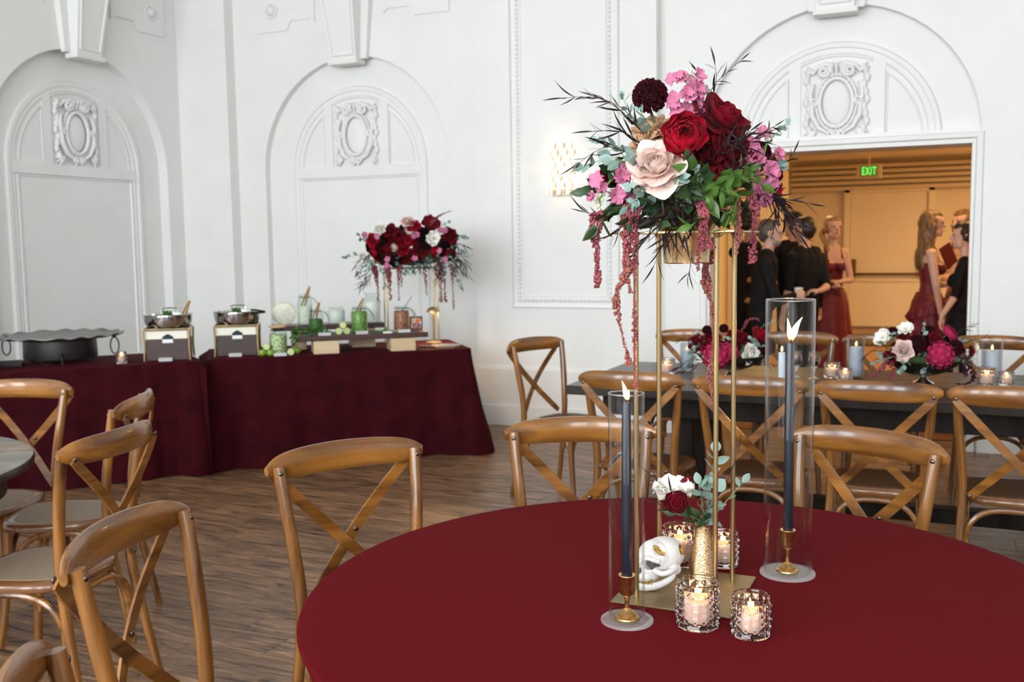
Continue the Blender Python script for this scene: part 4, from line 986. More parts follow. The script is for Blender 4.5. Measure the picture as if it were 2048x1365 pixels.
stock(FR_,[fp(1480,430,.0),fp(1512,360,-.015),fp(1537,262,-.01)],fl([(1513,380,.1,-.2,1.4),(1495,350,-.3,.1,1.3),(1530,350,.4,.1,1.3),(1505,325,-.2,.2,1.25),(1480,335,-.5,.1,1.1),(1470,310,-.5,.3,1.0),(1495,300,-.2,.3,1.05),(1515,278,.1,.4,.95),(1545,318,.5,.3,.9),(1505,398,.0,-.4,1.2),(1535,375,.5,-.1,1.2),(1520,405,.2,-.6,1.0),(1488,315,-.4,.2,1.0)],-.035),rnd,9)
stock(FR_,[fp(1270,360,.0),fp(1222,362,-.04),fp(1198,400,-.05),fp(1193,420,-.05)],fl([(1192,366,-.5,.3,1.1),(1240,360,.2,.3,1.25),(1226,393,.2,-.1,1.15),(1254,395,.5,0,1.0),(1180,395,-.6,.1,.7),(1246,348,.3,.5,.9),(1200,378,-.2,.2,.8)],-.055),rnd,9)
# eucalyptus
def eu(path,n,s=1,sp=1.1): return sprig(FR_,'eucalyptus_sprig',path,L_EUC,STEM,n,rnd,s,.0010,sp)
eu([fp(1290,330,0),fp(1235,318,-.03),fp(1165,335,-.05)],11,1.05); eu([fp(1285,320,0),fp(1240,300,-.02),fp(1195,285,-.02)],8,.8)
eu([fp(1290,340,-.05),fp(1262,330,-.07),fp(1215,330,-.08)],7,1.1)
eu([fp(1330,400,-.07),fp(1338,375,-.115),fp(1345,362,-.12)],10,.72,1.6); eu([fp(1300,420,-.05),fp(1268,400,-.09),fp(1245,418,-.10)],10,.85,1.4); eu([fp(1290,390,-.06),fp(1262,385,-.10),fp(1250,380,-.10)],6,.8,1.5)
eu([fp(1370,390,-.06),fp(1385,360,-.10),fp(1372,345,-.11)],8,.7,1.5)
eu([fp(1500,400,.0),fp(1545,350,-.02),fp(1552,335,-.03)],9,.85,1.3); eu([fp(1500,330,.0),fp(1540,285,-.01),fp(1568,255,-.01)],9,.62); eu([fp(1300,270,.01),fp(1262,230,.0),fp(1248,198,.0)],7,.85); eu([fp(1310,270,.0),fp(1288,245,-.03),fp(1278,230,-.03)],4,.9)
eu([fp(1390,240,.0),fp(1400,205,.01),fp(1408,190,.01)],4,.8)
# green leaves
gsp=[([(1400,400,-.06),(1375,355,-.10),(1362,350,-.11)],4),([(1420,400,-.06),(1440,365,-.10),(1430,372,-.12)],5),([(1440,400,-.04),(1478,365,-.08),(1500,378,-.09)],6),([(1390,410,-.06),(1392,400,-.11),(1388,412,-.12)],5),([(1430,410,-.06),(1440,420,-.10),(1448,470,-.10)],6),([(1440,400,-.05),(1455,400,-.10),(1460,430,-.10)],5),([(1290,420,-.04),(1300,435,-.08),(1330,455,-.09)],4),([(1270,410,-.03),(1270,425,-.07),(1260,440,-.08)],5),([(1260,380,.0),(1225,345,-.02),(1212,350,-.03)],4),([(1250,390,-.02),(1200,385,-.05),(1172,385,-.05)],4),([(1400,420,-.05),(1390,448,-.09),(1378,455,-.10)],4),([(1240,420,-.02),(1215,430,-.06),(1195,455,-.07)],5),([(1420,380,-.05),(1455,350,-.09),(1470,345,-.09)],4),([(1400,390,-.08),(1410,385,-.12),(1420,392,-.13)],4)]
for pth,n in gsp: sprig(FR_,'leafy_stem',[fp2(*p) if p[1]>425 else fp(*p) for p in pth],L_GRN if pth[0][0]>1300 else L_DKG,STEM,n,rnd,1.0,.0012,.9)
for i in range(22):
    a=rnd.uniform(0,6.28); sprig(FR_,'leafy_stem',[Vector((0,0,.05)),Vector((.07*math.cos(a),.06*math.sin(a),.06+rnd.uniform(0,.05))),Vector((.13*math.cos(a),.10*math.sin(a),.03+rnd.uniform(0,.10)))],L_DKG,DSTEM,5,rnd,1.0,.001,1.0)
# dusky narrow foliage
def dk(path,n,s=1,sp=.75): return sprig(FR_,'dusky_branch',[fp2(*p) if p[1]>425 else fp(*p) for p in path],L_DSK,DSTEM,n,rnd,s,.0009,sp,.2,False)
dk([(1310,300,0),(1262,246,-.02),(1200,205,-.03),(1128,203,-.03)],16,.75); dk([(1300,290,0),(1250,225,-.01),(1192,198,-.01)],12,.8); dk([(1300,320,-.03),(1250,275,-.05),(1185,270,-.05)],14,.8); dk([(1290,330,-.02),(1215,300,-.05),(1150,335,-.06)],12,.9)
dk([(1400,260,0),(1420,190,-.01),(1452,155,-.01),(1478,133,-.01)],10,.55); dk([(1390,230,.0),(1405,165,.0),(1392,145,.0)],5,.6); dk([(1420,230,0),(1432,170,0),(1430,140,0)],3,.8)
dk([(1450,330,-.04),(1490,290,-.07),(1535,265,-.05)],12,.8); dk([(1420,340,-.06),(1450,300,-.10),(1475,280,-.10)],16,.8); dk([(1410,330,-.07),(1430,300,-.11),(1445,330,-.11)],14,.7); dk([(1440,360,-.06),(1470,330,-.10),(1455,300,-.10)],14,.7)
for x0,x1,y1 in ((1330,1300,470),(1345,1322,500),(1350,1345,490),(1365,1362,500),(1375,1380,470),(1340,1310,530),(1310,1290,480),(1365,1340,460),(1325,1330,480),(1355,1325,450)): dk([(x0+8,398,-.06),(x0,425,-.10),(x1,y1,-.105)],11,1.0,.55)
for x1,y1 in ((1590,440),(1600,415),(1575,450),(1560,430),(1598,470),(1550,455)): dk([(1500,395,-.02),(1535,402,-.05),(x1,y1,-.06)],12,.85,.45)
dk([(1385,500,-.04),(1382,535,-.05),(1378,552,-.05)],7,.5); dk([(1540,330,.0),(1570,330,-.01),(1582,315,-.01)],5,.7); dk([(1470,400,-.04),(1478,430,-.08),(1470,465,-.08)],8,.8); dk([(1265,400,-.03),(1250,445,-.07),(1232,470,-.07)],8,.9); dk([(1230,420,-.03),(1200,430,-.05),(1168,425,-.05)],6,.7)
for i in range(34):
    a=rnd.uniform(0,6.28); r_=rnd.uniform(.07,.15); z_=rnd.uniform(.02,.15)
    if math.sin(a)<-.1: r_*=.7; z_*=.25
    sprig(FR_,'dusky_branch' if i%2 else 'leafy_stem',[Vector((.03*math.cos(a),.03*math.sin(a),.08)),Vector((r_*.7*math.cos(a),r_*.55*math.sin(a),.06+z_*.6)),Vector((r_*1.1*math.cos(a),r_*.8*math.sin(a),z_+.01))],L_DSK if i%2 else L_DKG,DSTEM,9 if i%2 else 6,rnd,.9,.001,.9,.2,False)
# hanging amaranth
def am(path,r0,r1,m):
    pts=[fp2(*p) for p in path]; a=pts[0]
    if a.z<.032 and -.17<a.x<.165: pts=[Vector((a.x*.9,yedge(a.x)+.015,.055)),Vector((a.x,yedge(a.x)-.020,.036))]+pts
    return amaranth(FR_,pts,r0,r1,m,rnd)
am([(1190,425,-.05),(1189,470,-.055),(1195,520,-.055),(1196,552,-.055),(1193,575,-.055)],.0065,.0030,AMA); am([(1203,420,-.05),(1200,460,-.06),(1194,520,-.06)],.006,.003,AMA)
am([(1248,430,-.06),(1255,500,-.07),(1258,540,-.07),(1237,575,-.07),(1233,610,-.07),(1245,670,-.07),(1259,735,-.07)],.0065,.0035,AMB); am([(1262,440,-.06),(1258,480,-.065),(1252,540,-.065)],.006,.004,AMA); am([(1250,545,-.07),(1258,565,-.07),(1262,586,-.07)],.0040,.0025,AMB)
am([(1274,440,-.07),(1271,540,-.075),(1270,660,-.075),(1272,782,-.075)],.0050,.0034,AMA)
am([(1412,440,-.09),(1404,470,-.10),(1396,545,-.10)],.0055,.003,AMA); am([(1412,455,-.09),(1418,480,-.105),(1425,500,-.105)],.006,.003,AMA); am([(1405,440,-.09),(1403,470,-.11),(1407,505,-.11)],.005,.003,AMA)
def amb(path,r0,r1,m):                    # strands that fall behind the bowl, past the plate's rear edge
    d=.140; pts=[Vector(((px-1024)/1991*(1.93+d)-.3393,d,-(py-484)/1991*(1.93+d)-.0155)) for px,py in path]
    return amaranth(FR_,[Vector((.03,.085,.060)),Vector((.04,.120,.045))]+pts,r0,r1,m,rnd)
amb([(1424,500),(1412,540),(1418,590),(1430,625),(1428,700),(1423,760),(1431,812)],.0095,.0034,AMB); amb([(1418,505),(1414,535),(1420,575)],.009,.004,AMA)
am([(1470,385,-.08),(1478,430,-.09),(1480,470,-.09),(1474,512,-.09)],.0055,.0030,AMB); am([(1504,390,-.08),(1512,430,-.09),(1508,480,-.09),(1506,530,-.09)],.0068,.0035,AMA)

def clear_plate():                        # leaves that would cut the top plate slide up or out in front of it
    bpy.context.view_layer.update(); inv=FR_.matrix_world.inverted(); ca,sa=math.cos(YAW),math.sin(YAW)
    for o in list(C.objects):
        if o.type!='MESH' or not o.name.startswith('leaf') or o.parent is None or o.parent.parent!=FR_: continue
        M=inv@o.matrix_world
        for _ in range(12):
            P=[M@v.co for v in o.data.vertices]
            ins=[p for p in P if abs(p.x*ca-p.y*sa)<.121 and abs(p.x*sa+p.y*ca)<.121]
            if not ins or min(p.z for p in ins)>.0045 or max(p.z for p in ins)<-.0015: break
            up=.006-min(p.z for p in ins); sh=Vector((0,0,up)) if up<.022 else Vector((0,-.012,0))
            M=Matrix.Translation(sh)@M
        M2=o.parent.matrix_world.inverted()@FR_.matrix_world@M; o.location=M2.to_translation()
clear_plate()

# ---- bud vase bunch; local frame as above, origin at the vase mouth
BV=thing('bud_vase_flowers','dark ranunculus, white poppy and eucalyptus bunch in the speckled vase','flowers',(BVX,BVY,TOP+.004+.125),YAW)
K2=1991/2.03
def bp_(px,py,d): return Vector(((px-1399)/K2,d,(1047-py)/K2))
bloom(BV,'ranunculus',RANUN,'ran',DEEP,bp_(1337,987,-.06),(-.15,-.95,.15),.060,21)
bloom(BV,'poppy',OPEN,'opn',WHITEP,bp_(1342,968,.0),(-.1,-.25,.95),.092,22,ruf=.35)
bloom(BV,'ranunculus',RANUN,'ran',DEEP,bp_(1370,962,.02),(-.2,.2,.9),.035,23,split=False)
for pth in ([(1352,1000,-.03),(1375,1030,-.02),(1399,1060,0)],[(1346,985,0),(1375,1020,0),(1399,1060,0)]):
    g=G(); g.tube(catmull([bp_(*p) for p in pth],5),.0016,6); obj('stem',g,STEM,BV)
def be(path,n,s,sp=1.2): return sprig(BV,'eucalyptus_sprig',[bp_(*p) for p in path],L_EUC,STEM,n,rnd,s,.0010,sp,.1)
be([(1399,1050,0),(1408,985,-.02),(1412,940,-.02),(1418,900,-.02)],13,1.25); be([(1399,1050,0),(1420,1000,-.03),(1412,960,-.035)],7,1.25); be([(1399,1050,-.01),(1425,1010,-.03),(1470,958,-.03)],5,.95); be([(1399,1050,-.01),(1392,1000,-.03),(1385,960,-.03)],6,1.0); be([(1399,1050,-.01),(1408,1030,-.03),(1418,1035,-.035)],6,.75)
def ast(path): return amaranth(BV,[bp_(*p) for p in path],.0040,.0012,AMA,rnd,'astilbe_plume',.5)
ast([(1399,1040,0),(1406,960,.0),(1409,888,0)]); ast([(1399,1040,0),(1395,985,.0),(1388,950,0)]); ast([(1399,1040,0),(1418,980,0),(1432,940,0)])
for pth in ([(1395,1045,0),(1350,1015,-.02),(1305,1000,-.02)],[(1395,1045,0),(1345,990,-.01),(1300,950,-.01)],[(1399,1040,0),(1450,960,.01),(1470,900,.01)]): sprig(BV,'dusky_branch',[bp_(*p) for p in pth],L_DSK,DSTEM,5,rnd,.6,.0008,.6,.3,False)
for pth in ([(1397,1048,0),(1375,1025,-.03),(1340,1018,-.03)],[(1399,1048,0),(1395,1030,-.03),(1385,1020,-.04)]): sprig(BV,'leafy_stem',[bp_(*p) for p in pth],L_DKG,STEM,4,rnd,.8,.001)

def clear_posts(root):                    # leaves of the bunch slide clear of the stand's posts
    bpy.context.view_layer.update()
    for o in list(C.objects):
        if o.type!='MESH' or not o.name.startswith('leaf') or o.parent is None or o.parent.parent!=root: continue
        W=o.matrix_world; sh=Vector((0,0,0))
        for sx in (-1,1):
            for sy in (-1,1):
                c_=Vector((SX+sx*.077,SY+sy*.081)); P=[(W@v.co)+sh for v in o.data.vertices]
                vec=[Vector((p.x,p.y))-c_ for p in P]
                if min(v.length for v in vec)<.009:
                    m=Vector((sum(v.x for v in vec),sum(v.y for v in vec))).normalized(); need=.0085-min(v.dot(m) for v in vec)
                    if need>0: sh+=Vector((m.x,m.y,0))*need
        if sh.length>0: o.location+=o.parent.matrix_world.to_3x3().inverted()@sh
clear_posts(BV)
# ------------------------------------------------------------------ buffet
BZ=VELR+.0005
PALEW=wood('pale_pine',(.50,.36,.20),(.66,.52,.33),'x',.5,.05,5); WALN=wood('walnut_board',(.030,.012,.010),(.062,.026,.020),'x',.4,.2,6); SSTEEL=mat('polished_steel',(.62,.62,.64),.12,1); DSTEEL=mat('dull_iron',(.055,.052,.050),.42,.85); BAMB=wood('bamboo',(.48,.28,.12),(.62,.40,.20),'z',.45,.1)
CHALK=mat('chalkboard',(.02,.03,.04),.8); PAPER=mat('white_card',(.80,.80,.80),.6); ACRY=mat('clear_acrylic',(.85,.85,.86),.1,Alpha=.45); LIMEG=tint(mat('lime_peel',(.16,.28,.02),.35),(.12,.24,.012),(.24,.38,.04),60,bump=.2); LIMEF=tint(mat('lime_flesh',(.50,.55,.22),.4),(.44,.50,.18),(.60,.62,.30),60)
HERB=tint(mat('cilantro_green',(.04,.15,.015),.5),(.014,.066,.005),(.055,.17,.020),60); CREAM=tint(mat('cream_food',(.75,.72,.60),.6),(.62,.62,.48),(.82,.80,.70),40); WHITEF=tint(mat('white_crumble',(.82,.80,.74),.7),(.74,.72,.66),(.86,.85,.80),80); SALSA=tint(mat('salsa_red',(.35,.10,.06),.5),(.17,.022,.016),(.42,.19,.09),110,lo=.4,hi=.6); VEG=tint(mat('chopped_green',(.15,.33,.05),.5),(.03,.13,.010),(.26,.42,.08),110,lo=.4,hi=.6); ONION=tint(mat('pickled_slices',(.55,.60,.35),.5),(.22,.30,.08),(.62,.66,.38),70,lo=.4,hi=.6)
aR,aL=BR[1],BL[1]
def disc_wavy():
    g=G(); n=96; R=.395
    def rr(th,z): return 1
    prof=[(0,.0),(.12,.0015),(.24,.006),(.33,.013),(.375,.020),(R,.028)]
    vs=[]
    for pass_ in (0,1):
        for r,z in prof:
            for j in range(n):
                th=2*PI*j/n; k=max(0,(r-.3)/.095); zz=z+k*.006*math.sin(18*th+.7*math.sin(5*th))+(-.004 if pass_==0 else 0); R2=r*(1+.012*k*math.sin(18*th)); vs.append((R2*math.cos(th),R2*math.sin(th),zz))
    k=len(prof); fs=[]
    for p in (0,1):
        b=p*k*n
        for i in range(k-1):
            for j in range(n):
                q=(b+i*n+j,b+i*n+(j+1)%n,b+(i+1)*n+(j+1)%n,b+(i+1)*n+j); fs.append(q if p else q[::-1])
    for j in range(n): a=(k-1)*n; b=(2*k-1)*n; fs.append((a+j,a+(j+1)%n,b+(j+1)%n,b+j))
    g.add(vs,fs); return g
bx,by,_=LB(-.83,.47)
t=thing('griddle_burner','black round iron burner drum on loop feet under the griddle','burner',(bx,by,BZ),aL)
g=G(); g.lathe([(.20,.035),(.222,.03),(.225,.04),(.222,.150),(.218,.152),(.210,.148),(.208,.04),(0,.035)],48); obj('drum',g,DSTEEL,t)
for k in range(4):
    a=PI/4+k*PI/2+.3; g=G(); c=Vector((.19*math.cos(a),.19*math.sin(a),.035)); tv=Vector((-math.sin(a),math.cos(a),0)); g.tube([c+tv*.045*math.cos(PI*i/12)+Vector((0,0,-.031*math.sin(PI*i/12))) for i in range(13)],.004,6); obj('loop_foot',g,BLACKM,t)
g=G(); g.tube([(0,-.226,.07),(0,-.25,.06),(0,-.25,.004)],.007,8); obj('gas_valve',g,BLACKM,t)
t=thing('griddle_plate','large round wavy-rimmed grey griddle plate with ring handles','griddle',(bx,by,BZ+.1565),aL)
obj('plate',disc_wavy(),tint(mat('steel_griddle',(.33,.33,.31),.38,.7),(.15,.15,.14),(.30,.30,.285),9),t,smooth=60)
for a in (0,PI):
    vd=Vector((math.cos(a-aL+YAW),math.sin(a-aL+YAW),0)); g=G(); c=vd*.355; tv=vd; g.tube([c+tv*.028*math.cos(2*PI*i/28)+Vector((0,0,-.052+.055*math.sin(2*PI*i/28))) for i in range(29)],.0045,6,caps=False); obj('ring_handle',g,BLACKM,t)
    g=G(); g.ell(c+Vector((0,0,.010)),(.012,.012,.012),8,6); obj('handle_lug',g,BLACKM,t)
def warmer(P,rz,label,lab2,lab3):
    x,y,z=P; t=thing('food_warmer',label,'food warmer',(x,y,BZ),rz,'brown food warmers with steel pans')
    W,D,Hh=.285,.26,.205
    g=G(); g.bbox((W/2,D/2,.07),(W-.02,D-.02,.14),.004); obj('wood_panel',g,WALN,t,smooth=0)
    g=G(); g.bbox((W/2,D/2,.168),(W-.026,D-.026,.056),.003); obj('cream_panel',g,mat('cream_enamel',(.80,.77,.66),.4),t,smooth=0)
    for a in (0,W):
        for b in (0,D): g=G(); g.tube([(a,b,.0),(a+(.004 if a==0 else -.004),b,.10),(a,b,Hh)],.0075,8); obj('frame_post',g,GOLD,t)
    g=G()
    for a in (0,D): g.tube([(0,a,Hh),(W,a,Hh)],.007,8)
    for a in (0,W): g.tube([(a,0,Hh),(a,D,Hh)],.007,8)
    obj('frame_top',g,GOLD,t)
    g=G(); g.bbox((W/2,D/2,Hh+.002),(W-.01,D-.01,.012),.003); obj('heating_plate',g,BLACKM,t,smooth=0)
    s=thing('menu_sign',lab2,'sign',(0,0,0),0,'small menu signs on the warmers'); s.location=Vector((x,y,BZ))+Matrix.Rotation(rz,3,'Z')@Vector((W*.52,.001,0)); s.rotation_euler=(0,0,rz)
    g=G(); poly=[(-.034,.133),(.034,.133),(.034,.155),(.028,.156),(.026,.162),(.016,.165),(.010,.172),(-.010,.172),(-.016,.165),(-.026,.162),(-.028,.156),(-.034,.155)]
    g.prism(poly,(0,.0085,0),(1,0,0),(0,0,1),(0,-1,0),.003); obj('chalk_plaque',g,CHALK,s,smooth=0)
    g=G(); g.bbox((0,.0035,.128),(.066,.003,.024),.001); obj('name_card',g,PAPER,s,smooth=0)
    q=Vector((x,y,BZ))+Matrix.Rotation(rz,3,'Z')@Vector((W*.47,-.035,0))
    h=obj('card_holder',G().bbox((0,0,.012),(.085,.02,.024),.002),ACRY,None,q,(0,0,rz),smooth=0); tag(h,lab3,'card holder','clear card holders on the buffet')
    # pan with lid
    c=Vector((x,y,0))+Matrix.Rotation(rz,3,'Z')@Vector((W/2,D/2,0)); pz=BZ+Hh+.008
    p=thing('steel_pan',label.replace('brown food warmer','round polished steel pan on the food warmer'),'pan',(c.x,c.y,pz),rz,'polished steel pans on the warmers')
    g=G(); g.lathe([(0,0),(.128,0),(.140,.005),(.150,.03),(.155,.078),(.160,.082),(.158,.084),(.151,.080),(.144,.03),(.13,.008),(0,.006)],48); obj('pan_body',g,SSTEEL,p)
    g=G(); g.lathe([(.150,.070),(.10,.077),(0,.080)],40); obj('food',g,VEG,p)
    g=G(); hd=lambda dy,zz,w_,up:[(-w_,dy,zz),(-w_*.9,dy-.02*up,zz+.012),(-w_*.7,dy-.055*up,zz+.034),(w_*.7,dy-.055*up,zz+.034),(w_*.9,dy-.02*up,zz+.012),(w_,dy,zz)]
    g.tube(catmull(hd(-.152,.045,.058,.9),4),.0060,8); obj('side_handle',g,SSTEEL,p)
    g=G(); g.tube(catmull([(-.050,.10,.078),(-.052,.105,.108),(-.03,.108,.118),(.03,.108,.118),(.052,.105,.108),(.050,.10,.078)],4),.0045,8); obj('side_handle',g,SSTEEL,p)
    g=G()
    for k in range(26):
        a=k*2.4; r_=.006*math.sqrt(k); g.ell((r_*math.cos(a),-.02+r_*math.sin(a)*.8,.092+.012*math.cos(k)),(.008,.008,.006),6,4)
    gn=obj('herb_garnish',g,HERB,p)
    return p,c,pz
def tongs(loc,d,L,label,m=BAMB):
    t=thing('tongs',label,'tongs',loc,0,'serving tongs on the buffet'); t.rotation_mode='QUATERNION'; t.rotation_quaternion=align(d,0)
    for s in (-1,1):
        g=G(); g.sweep([(s*.013,0,0),(s*.011,0,L*.4),(s*.005,0,L*.85),(s*.002,0,L)],[(-.002,-.009),(.002,-.009),(.002,.009),(-.002,.009)],up=(0,1,0)); obj('arm',g,m,t,smooth=0)
    g=G(); g.bbox((0,0,L),(.012,.019,.012),.002); obj('hinge',g,m,t,smooth=0)
x_,y_,_=LB(-.345,.175); P1,c1,pz1=warmer((x_,y_,0),aL-.24,'brown food warmer nearest the round griddle','chalk menu sign clipped on warmer nearest the griddle','clear card holder below warmer nearest the griddle')
x_,y_,_=RB(.055,.165); P2,c2,pz2=warmer((x_,y_,0),aR-.08,'brown food warmer nearest the jar of lime slices','chalk menu sign clipped on warmer nearest the jars','clear card holder below warmer nearest the jars')
tongs((c1.x+.10*math.cos(aL),c1.y+.10*math.sin(aL),pz1+.074),(.35,.15,.85),.10,'wooden tongs standing in the steel pan nearest the griddle')
tongs((c2.x+.15*math.cos(aR-.9),c2.y+.15*math.sin(aR-.9)-.005,pz2+.086),(.75,.5,-.05),.09,'black tongs hooked on rim of the pan nearest the jars',BLACKM)
# plain votive, tray and box at the left end
x_,y_,_=LB(-.487,.14); votive(x_,y_,BZ,.033,.075,4,14,'small glass votive on the buffet between griddle and warmer','lit candle in the votive between griddle and warmer',.038,.2,'buffet votive')
t=thing('serving_tray','flat dark grey tray lying beside the griddle burner','tray',LB(-1.17,.42,BZ),aL); g=G(); g.bbox((0,0,.006),(.22,.20,.012),.003); obj('tray_base',g,DSTEEL,t,smooth=0)
g=G()
for a,b,w_,d_ in ((0,.095,.22,.01),(0,-.095,.22,.01),(.105,0,.01,.20),(-.105,0,.01,.20)): g.bbox((a,b,.018),(w_,d_,.014),.002)
obj('tray_rim',g,DSTEEL,t,smooth=0)
t=thing('induction_box','black box on the velvet cloth beside the grey tray','box',LB(-1.385,.14,BZ),aL); g=G(); g.bbox((0,0,.035),(.36,.24,.07),.005); obj('box_body',g,BLACKM,t,smooth=0); g=G(); g.bbox((0,0,.0725),(.34,.22,.005),.002); obj('box_lid',g,BLACKM,t,smooth=0)
# risers: pale blocks and walnut boards
def board(s0,s1,t0,t1,z0,z1,label,name='walnut_board',m=WALN):
    c=RB((s0+s1)/2,(t0+t1)/2,0); o=obj(name,G().bbox((0,0,(z1-z0)/2),(s1-s0,t1-t0,z1-z0),.003),m,None,(c[0],c[1],z0),(0,0,aR),smooth=0); tag(o,label,'board' if m is WALN else 'block'); return o
Z1=BZ+.088; Z2=Z1+.036
for s0,t0,l in ((.698,.035,'pale wooden block under the walnut board, near the lime jar'),(1.222,.012,'pale wooden block under the walnut board, near the brass lamp')):
    o=board(s0,s0+.172,t0,t0+.20,BZ,Z1-.0005,l,'wooden_block',PALEW); o['group']='pale blocks under the walnut board'
o=board(.585,.68,.40,.62,BZ,Z1+.049,'wooden block under rear walnut board, near the lime jar','wooden_block',PALEW); o['group']='pale blocks under the walnut board'
o=board(1.00,1.17,.40,.62,BZ,Z1+.049,'wooden block under the middle of the rear walnut board','wooden_block',PALEW); o['group']='pale blocks under the walnut board'
board(.575,1.49,.045,.345,Z1,Z2,'long front walnut board carrying jars, limes and herbs')
board(.45,1.24,.385,.63,Z1+.05,Z2+.05,'rear raised walnut board behind the front jars')
Z3=Z2+.05
def jar_profile(R,h): return [(0,.004),(R*.9,.001),(R,.006),(R,h*.70),(R*.96,h*.78),(R*.80,h*.87),(R*.78,h*.92),(R*.84,h*.95),(R*.84,h),(R*.79,h),(R*.77,h*.95),(R*.73,h*.88),(R*.90,h*.78),(R*.94,h*.70),(R*.94,.010),(0,.009)]
JG=thin_glass('jar_glass',(.93,.96,.95))
def jar(s,tt,z,R,h,fill,fm,label,lidstyle,group='glass jars on the buffet'):
    c=RB(s,tt,z); t=thing('glass_jar',label,'jar',c,aR,group)
    obj('jar_body',G().lathe(jar_profile(R,h),40),JG,t,smooth=50)
    rnd_=random.Random(int(s*1000)); g=G()
    ft=h*fill; r_=R*.92
    g.lathe([(0,.0105),(r_*.98,.0105),(r_,.02),(r_,ft-.01),(r_*.85,ft),(0,ft+.004)],28)
    for k in range(60):
        a=rnd_.uniform(0,6.28); q=r_*math.sqrt(rnd_.random())*.9; g.ell((q*math.cos(a),q*math.sin(a),ft),(.008,.008,.005),5,3)
    obj('jar_contents',g,fm,t,smooth=60)
    if lidstyle=='clamp':      # glass lid hanging open to the right with wire bail
        g=G(); M=Matrix.Rotation(RAD(62),3,'Y'); b=len(g.v); g.lathe([(0,0),(R*.78,0),(R*.82,.004),(R*.78,.009),(R*.4,.013),(0,.014)],28)
        for q in range(len(g.v)): g.v[q]=tuple(M@Vector(g.v[q])+Vector((R*.95+.022,0,h*.70)))
        obj('jar_lid',g,JG,t)
        g=G(); g.tube([(R*.84*math.cos(2*PI*i/28),R*.84*math.sin(2*PI*i/28),h*.90) for i in range(29)],.0018,5,caps=False); g.tube(catmull([(R*.84,-.02,h*.9),(R*1.3,-.025,h*.80),(R*1.75,0,h*.62),(R*1.3,.025,h*.80),(R*.84,.02,h*.9)],4),.0018,5); obj('wire_bail',g,STEEL,t)
    elif lidstyle=='wood':
        g=G(); g.lathe([(0,h),(R*1.02,h),(R*1.04,h+.003),(R*1.04,h+.011),(R*1.0,h+.013),(0,h+.013)],32); obj('wood_lid',g,BAMB,t)
        g=G(); g.tube([(R*.84*math.cos(2*PI*i/28),R*.84*math.sin(2*PI*i/28),h*.91) for i in range(29)],.002,5,caps=False); obj('wire_bail',g,STEEL,t)
    return c
jar(.470,.125,BZ,.060,.188,.72,ONION,'glass jar of lime slices with wooden lid on the velvet','wood')
jar(.735,.235,Z2,.052,.175,.58,HERB,'glass jar of dark chopped cilantro on the front walnut board','clamp')
jar(1.035,.225,Z2,.060,.185,.78,VEG,'glass jar of chopped green peppers on the front walnut board','clamp')
jar(1.330,.195,Z2,.058,.180,.78,SALSA,'glass jar of reddish salsa on the front walnut board','clamp')
jar(1.165,.50,Z3,.062,.215,.68,WHITEF,'tall glass jar of white crumbled cheese on the rear board','plain')
jar(.685,.52,Z3,.055,.215,.60,CREAM,'tall glass jar of pale shredded cabbage on the rear board','clamp')
jar(.905,.50,Z3,.066,.118,.82,WHITEF,'low glass jar of white onions on the rear board','plain')
def bt(s,tt,z,d,L,label,m=BAMB): tongs(RB(s,tt,z),d,L,label,m)
bt(.668,.513,Z3+.125,(.30,.16,.90),.15,'wooden tongs in the tall jar of pale cabbage'); bt(.722,.230,Z2+.100,(.27,.14,.92),.12,'wooden tongs in the jar of dark cilantro'); bt(1.022,.219,Z2+.138,(.34,.17,.90),.105,'brass tongs in the jar of chopped green peppers',GOLD)
t=thing('spoon','thin metal spoon standing in the jar of salsa','spoon',RB(1.335,.195,Z2+.143)); t.rotation_mode='QUATERNION'; t.rotation_quaternion=align((.48,.28,.8),0)
g=G(); g.tube([(0,0,0),(0,0,.125)],.0025,6); obj('handle',g,STEEL,t); g=G(); g.ell((0,0,.002),(.008,.004,.012),8,6); obj('bowl',g,STEEL,t)
# half cabbage
t=thing('halved_cabbage','half white cabbage with its cut face turned outward, on rear board','cabbage',RB(.535,.50,Z3),aR)
g=G(); g.ell((0,0,.082),(.086,.066,.082),28,18,fn=lambda d:1+.02*math.sin(6*d.x+4*d.z)); 
for i,p in enumerate(g.v):
    if p[1]<-.012: g.v[i]=(p[0],-.012,p[2])
obj('cabbage_head',g,tint(mat('cabbage_outer',(.5,.6,.3),.5),(.36,.50,.18),(.66,.72,.48),12),t,smooth=50)
g=G(); g.lathe([(0,0),(.070,0),(.078,-.003)],32); 
for i,p in enumerate(g.v): g.v[i]=(p[0]*1.02,-.0135-p[2],p[1]*.98+.082)
obj('cut_face',g,CREAM,t)
g=G(); g.tube([(0,-.016,.012),(0,-.016,.05)],[.010,.004],8); obj('core',g,WHITEF,t)
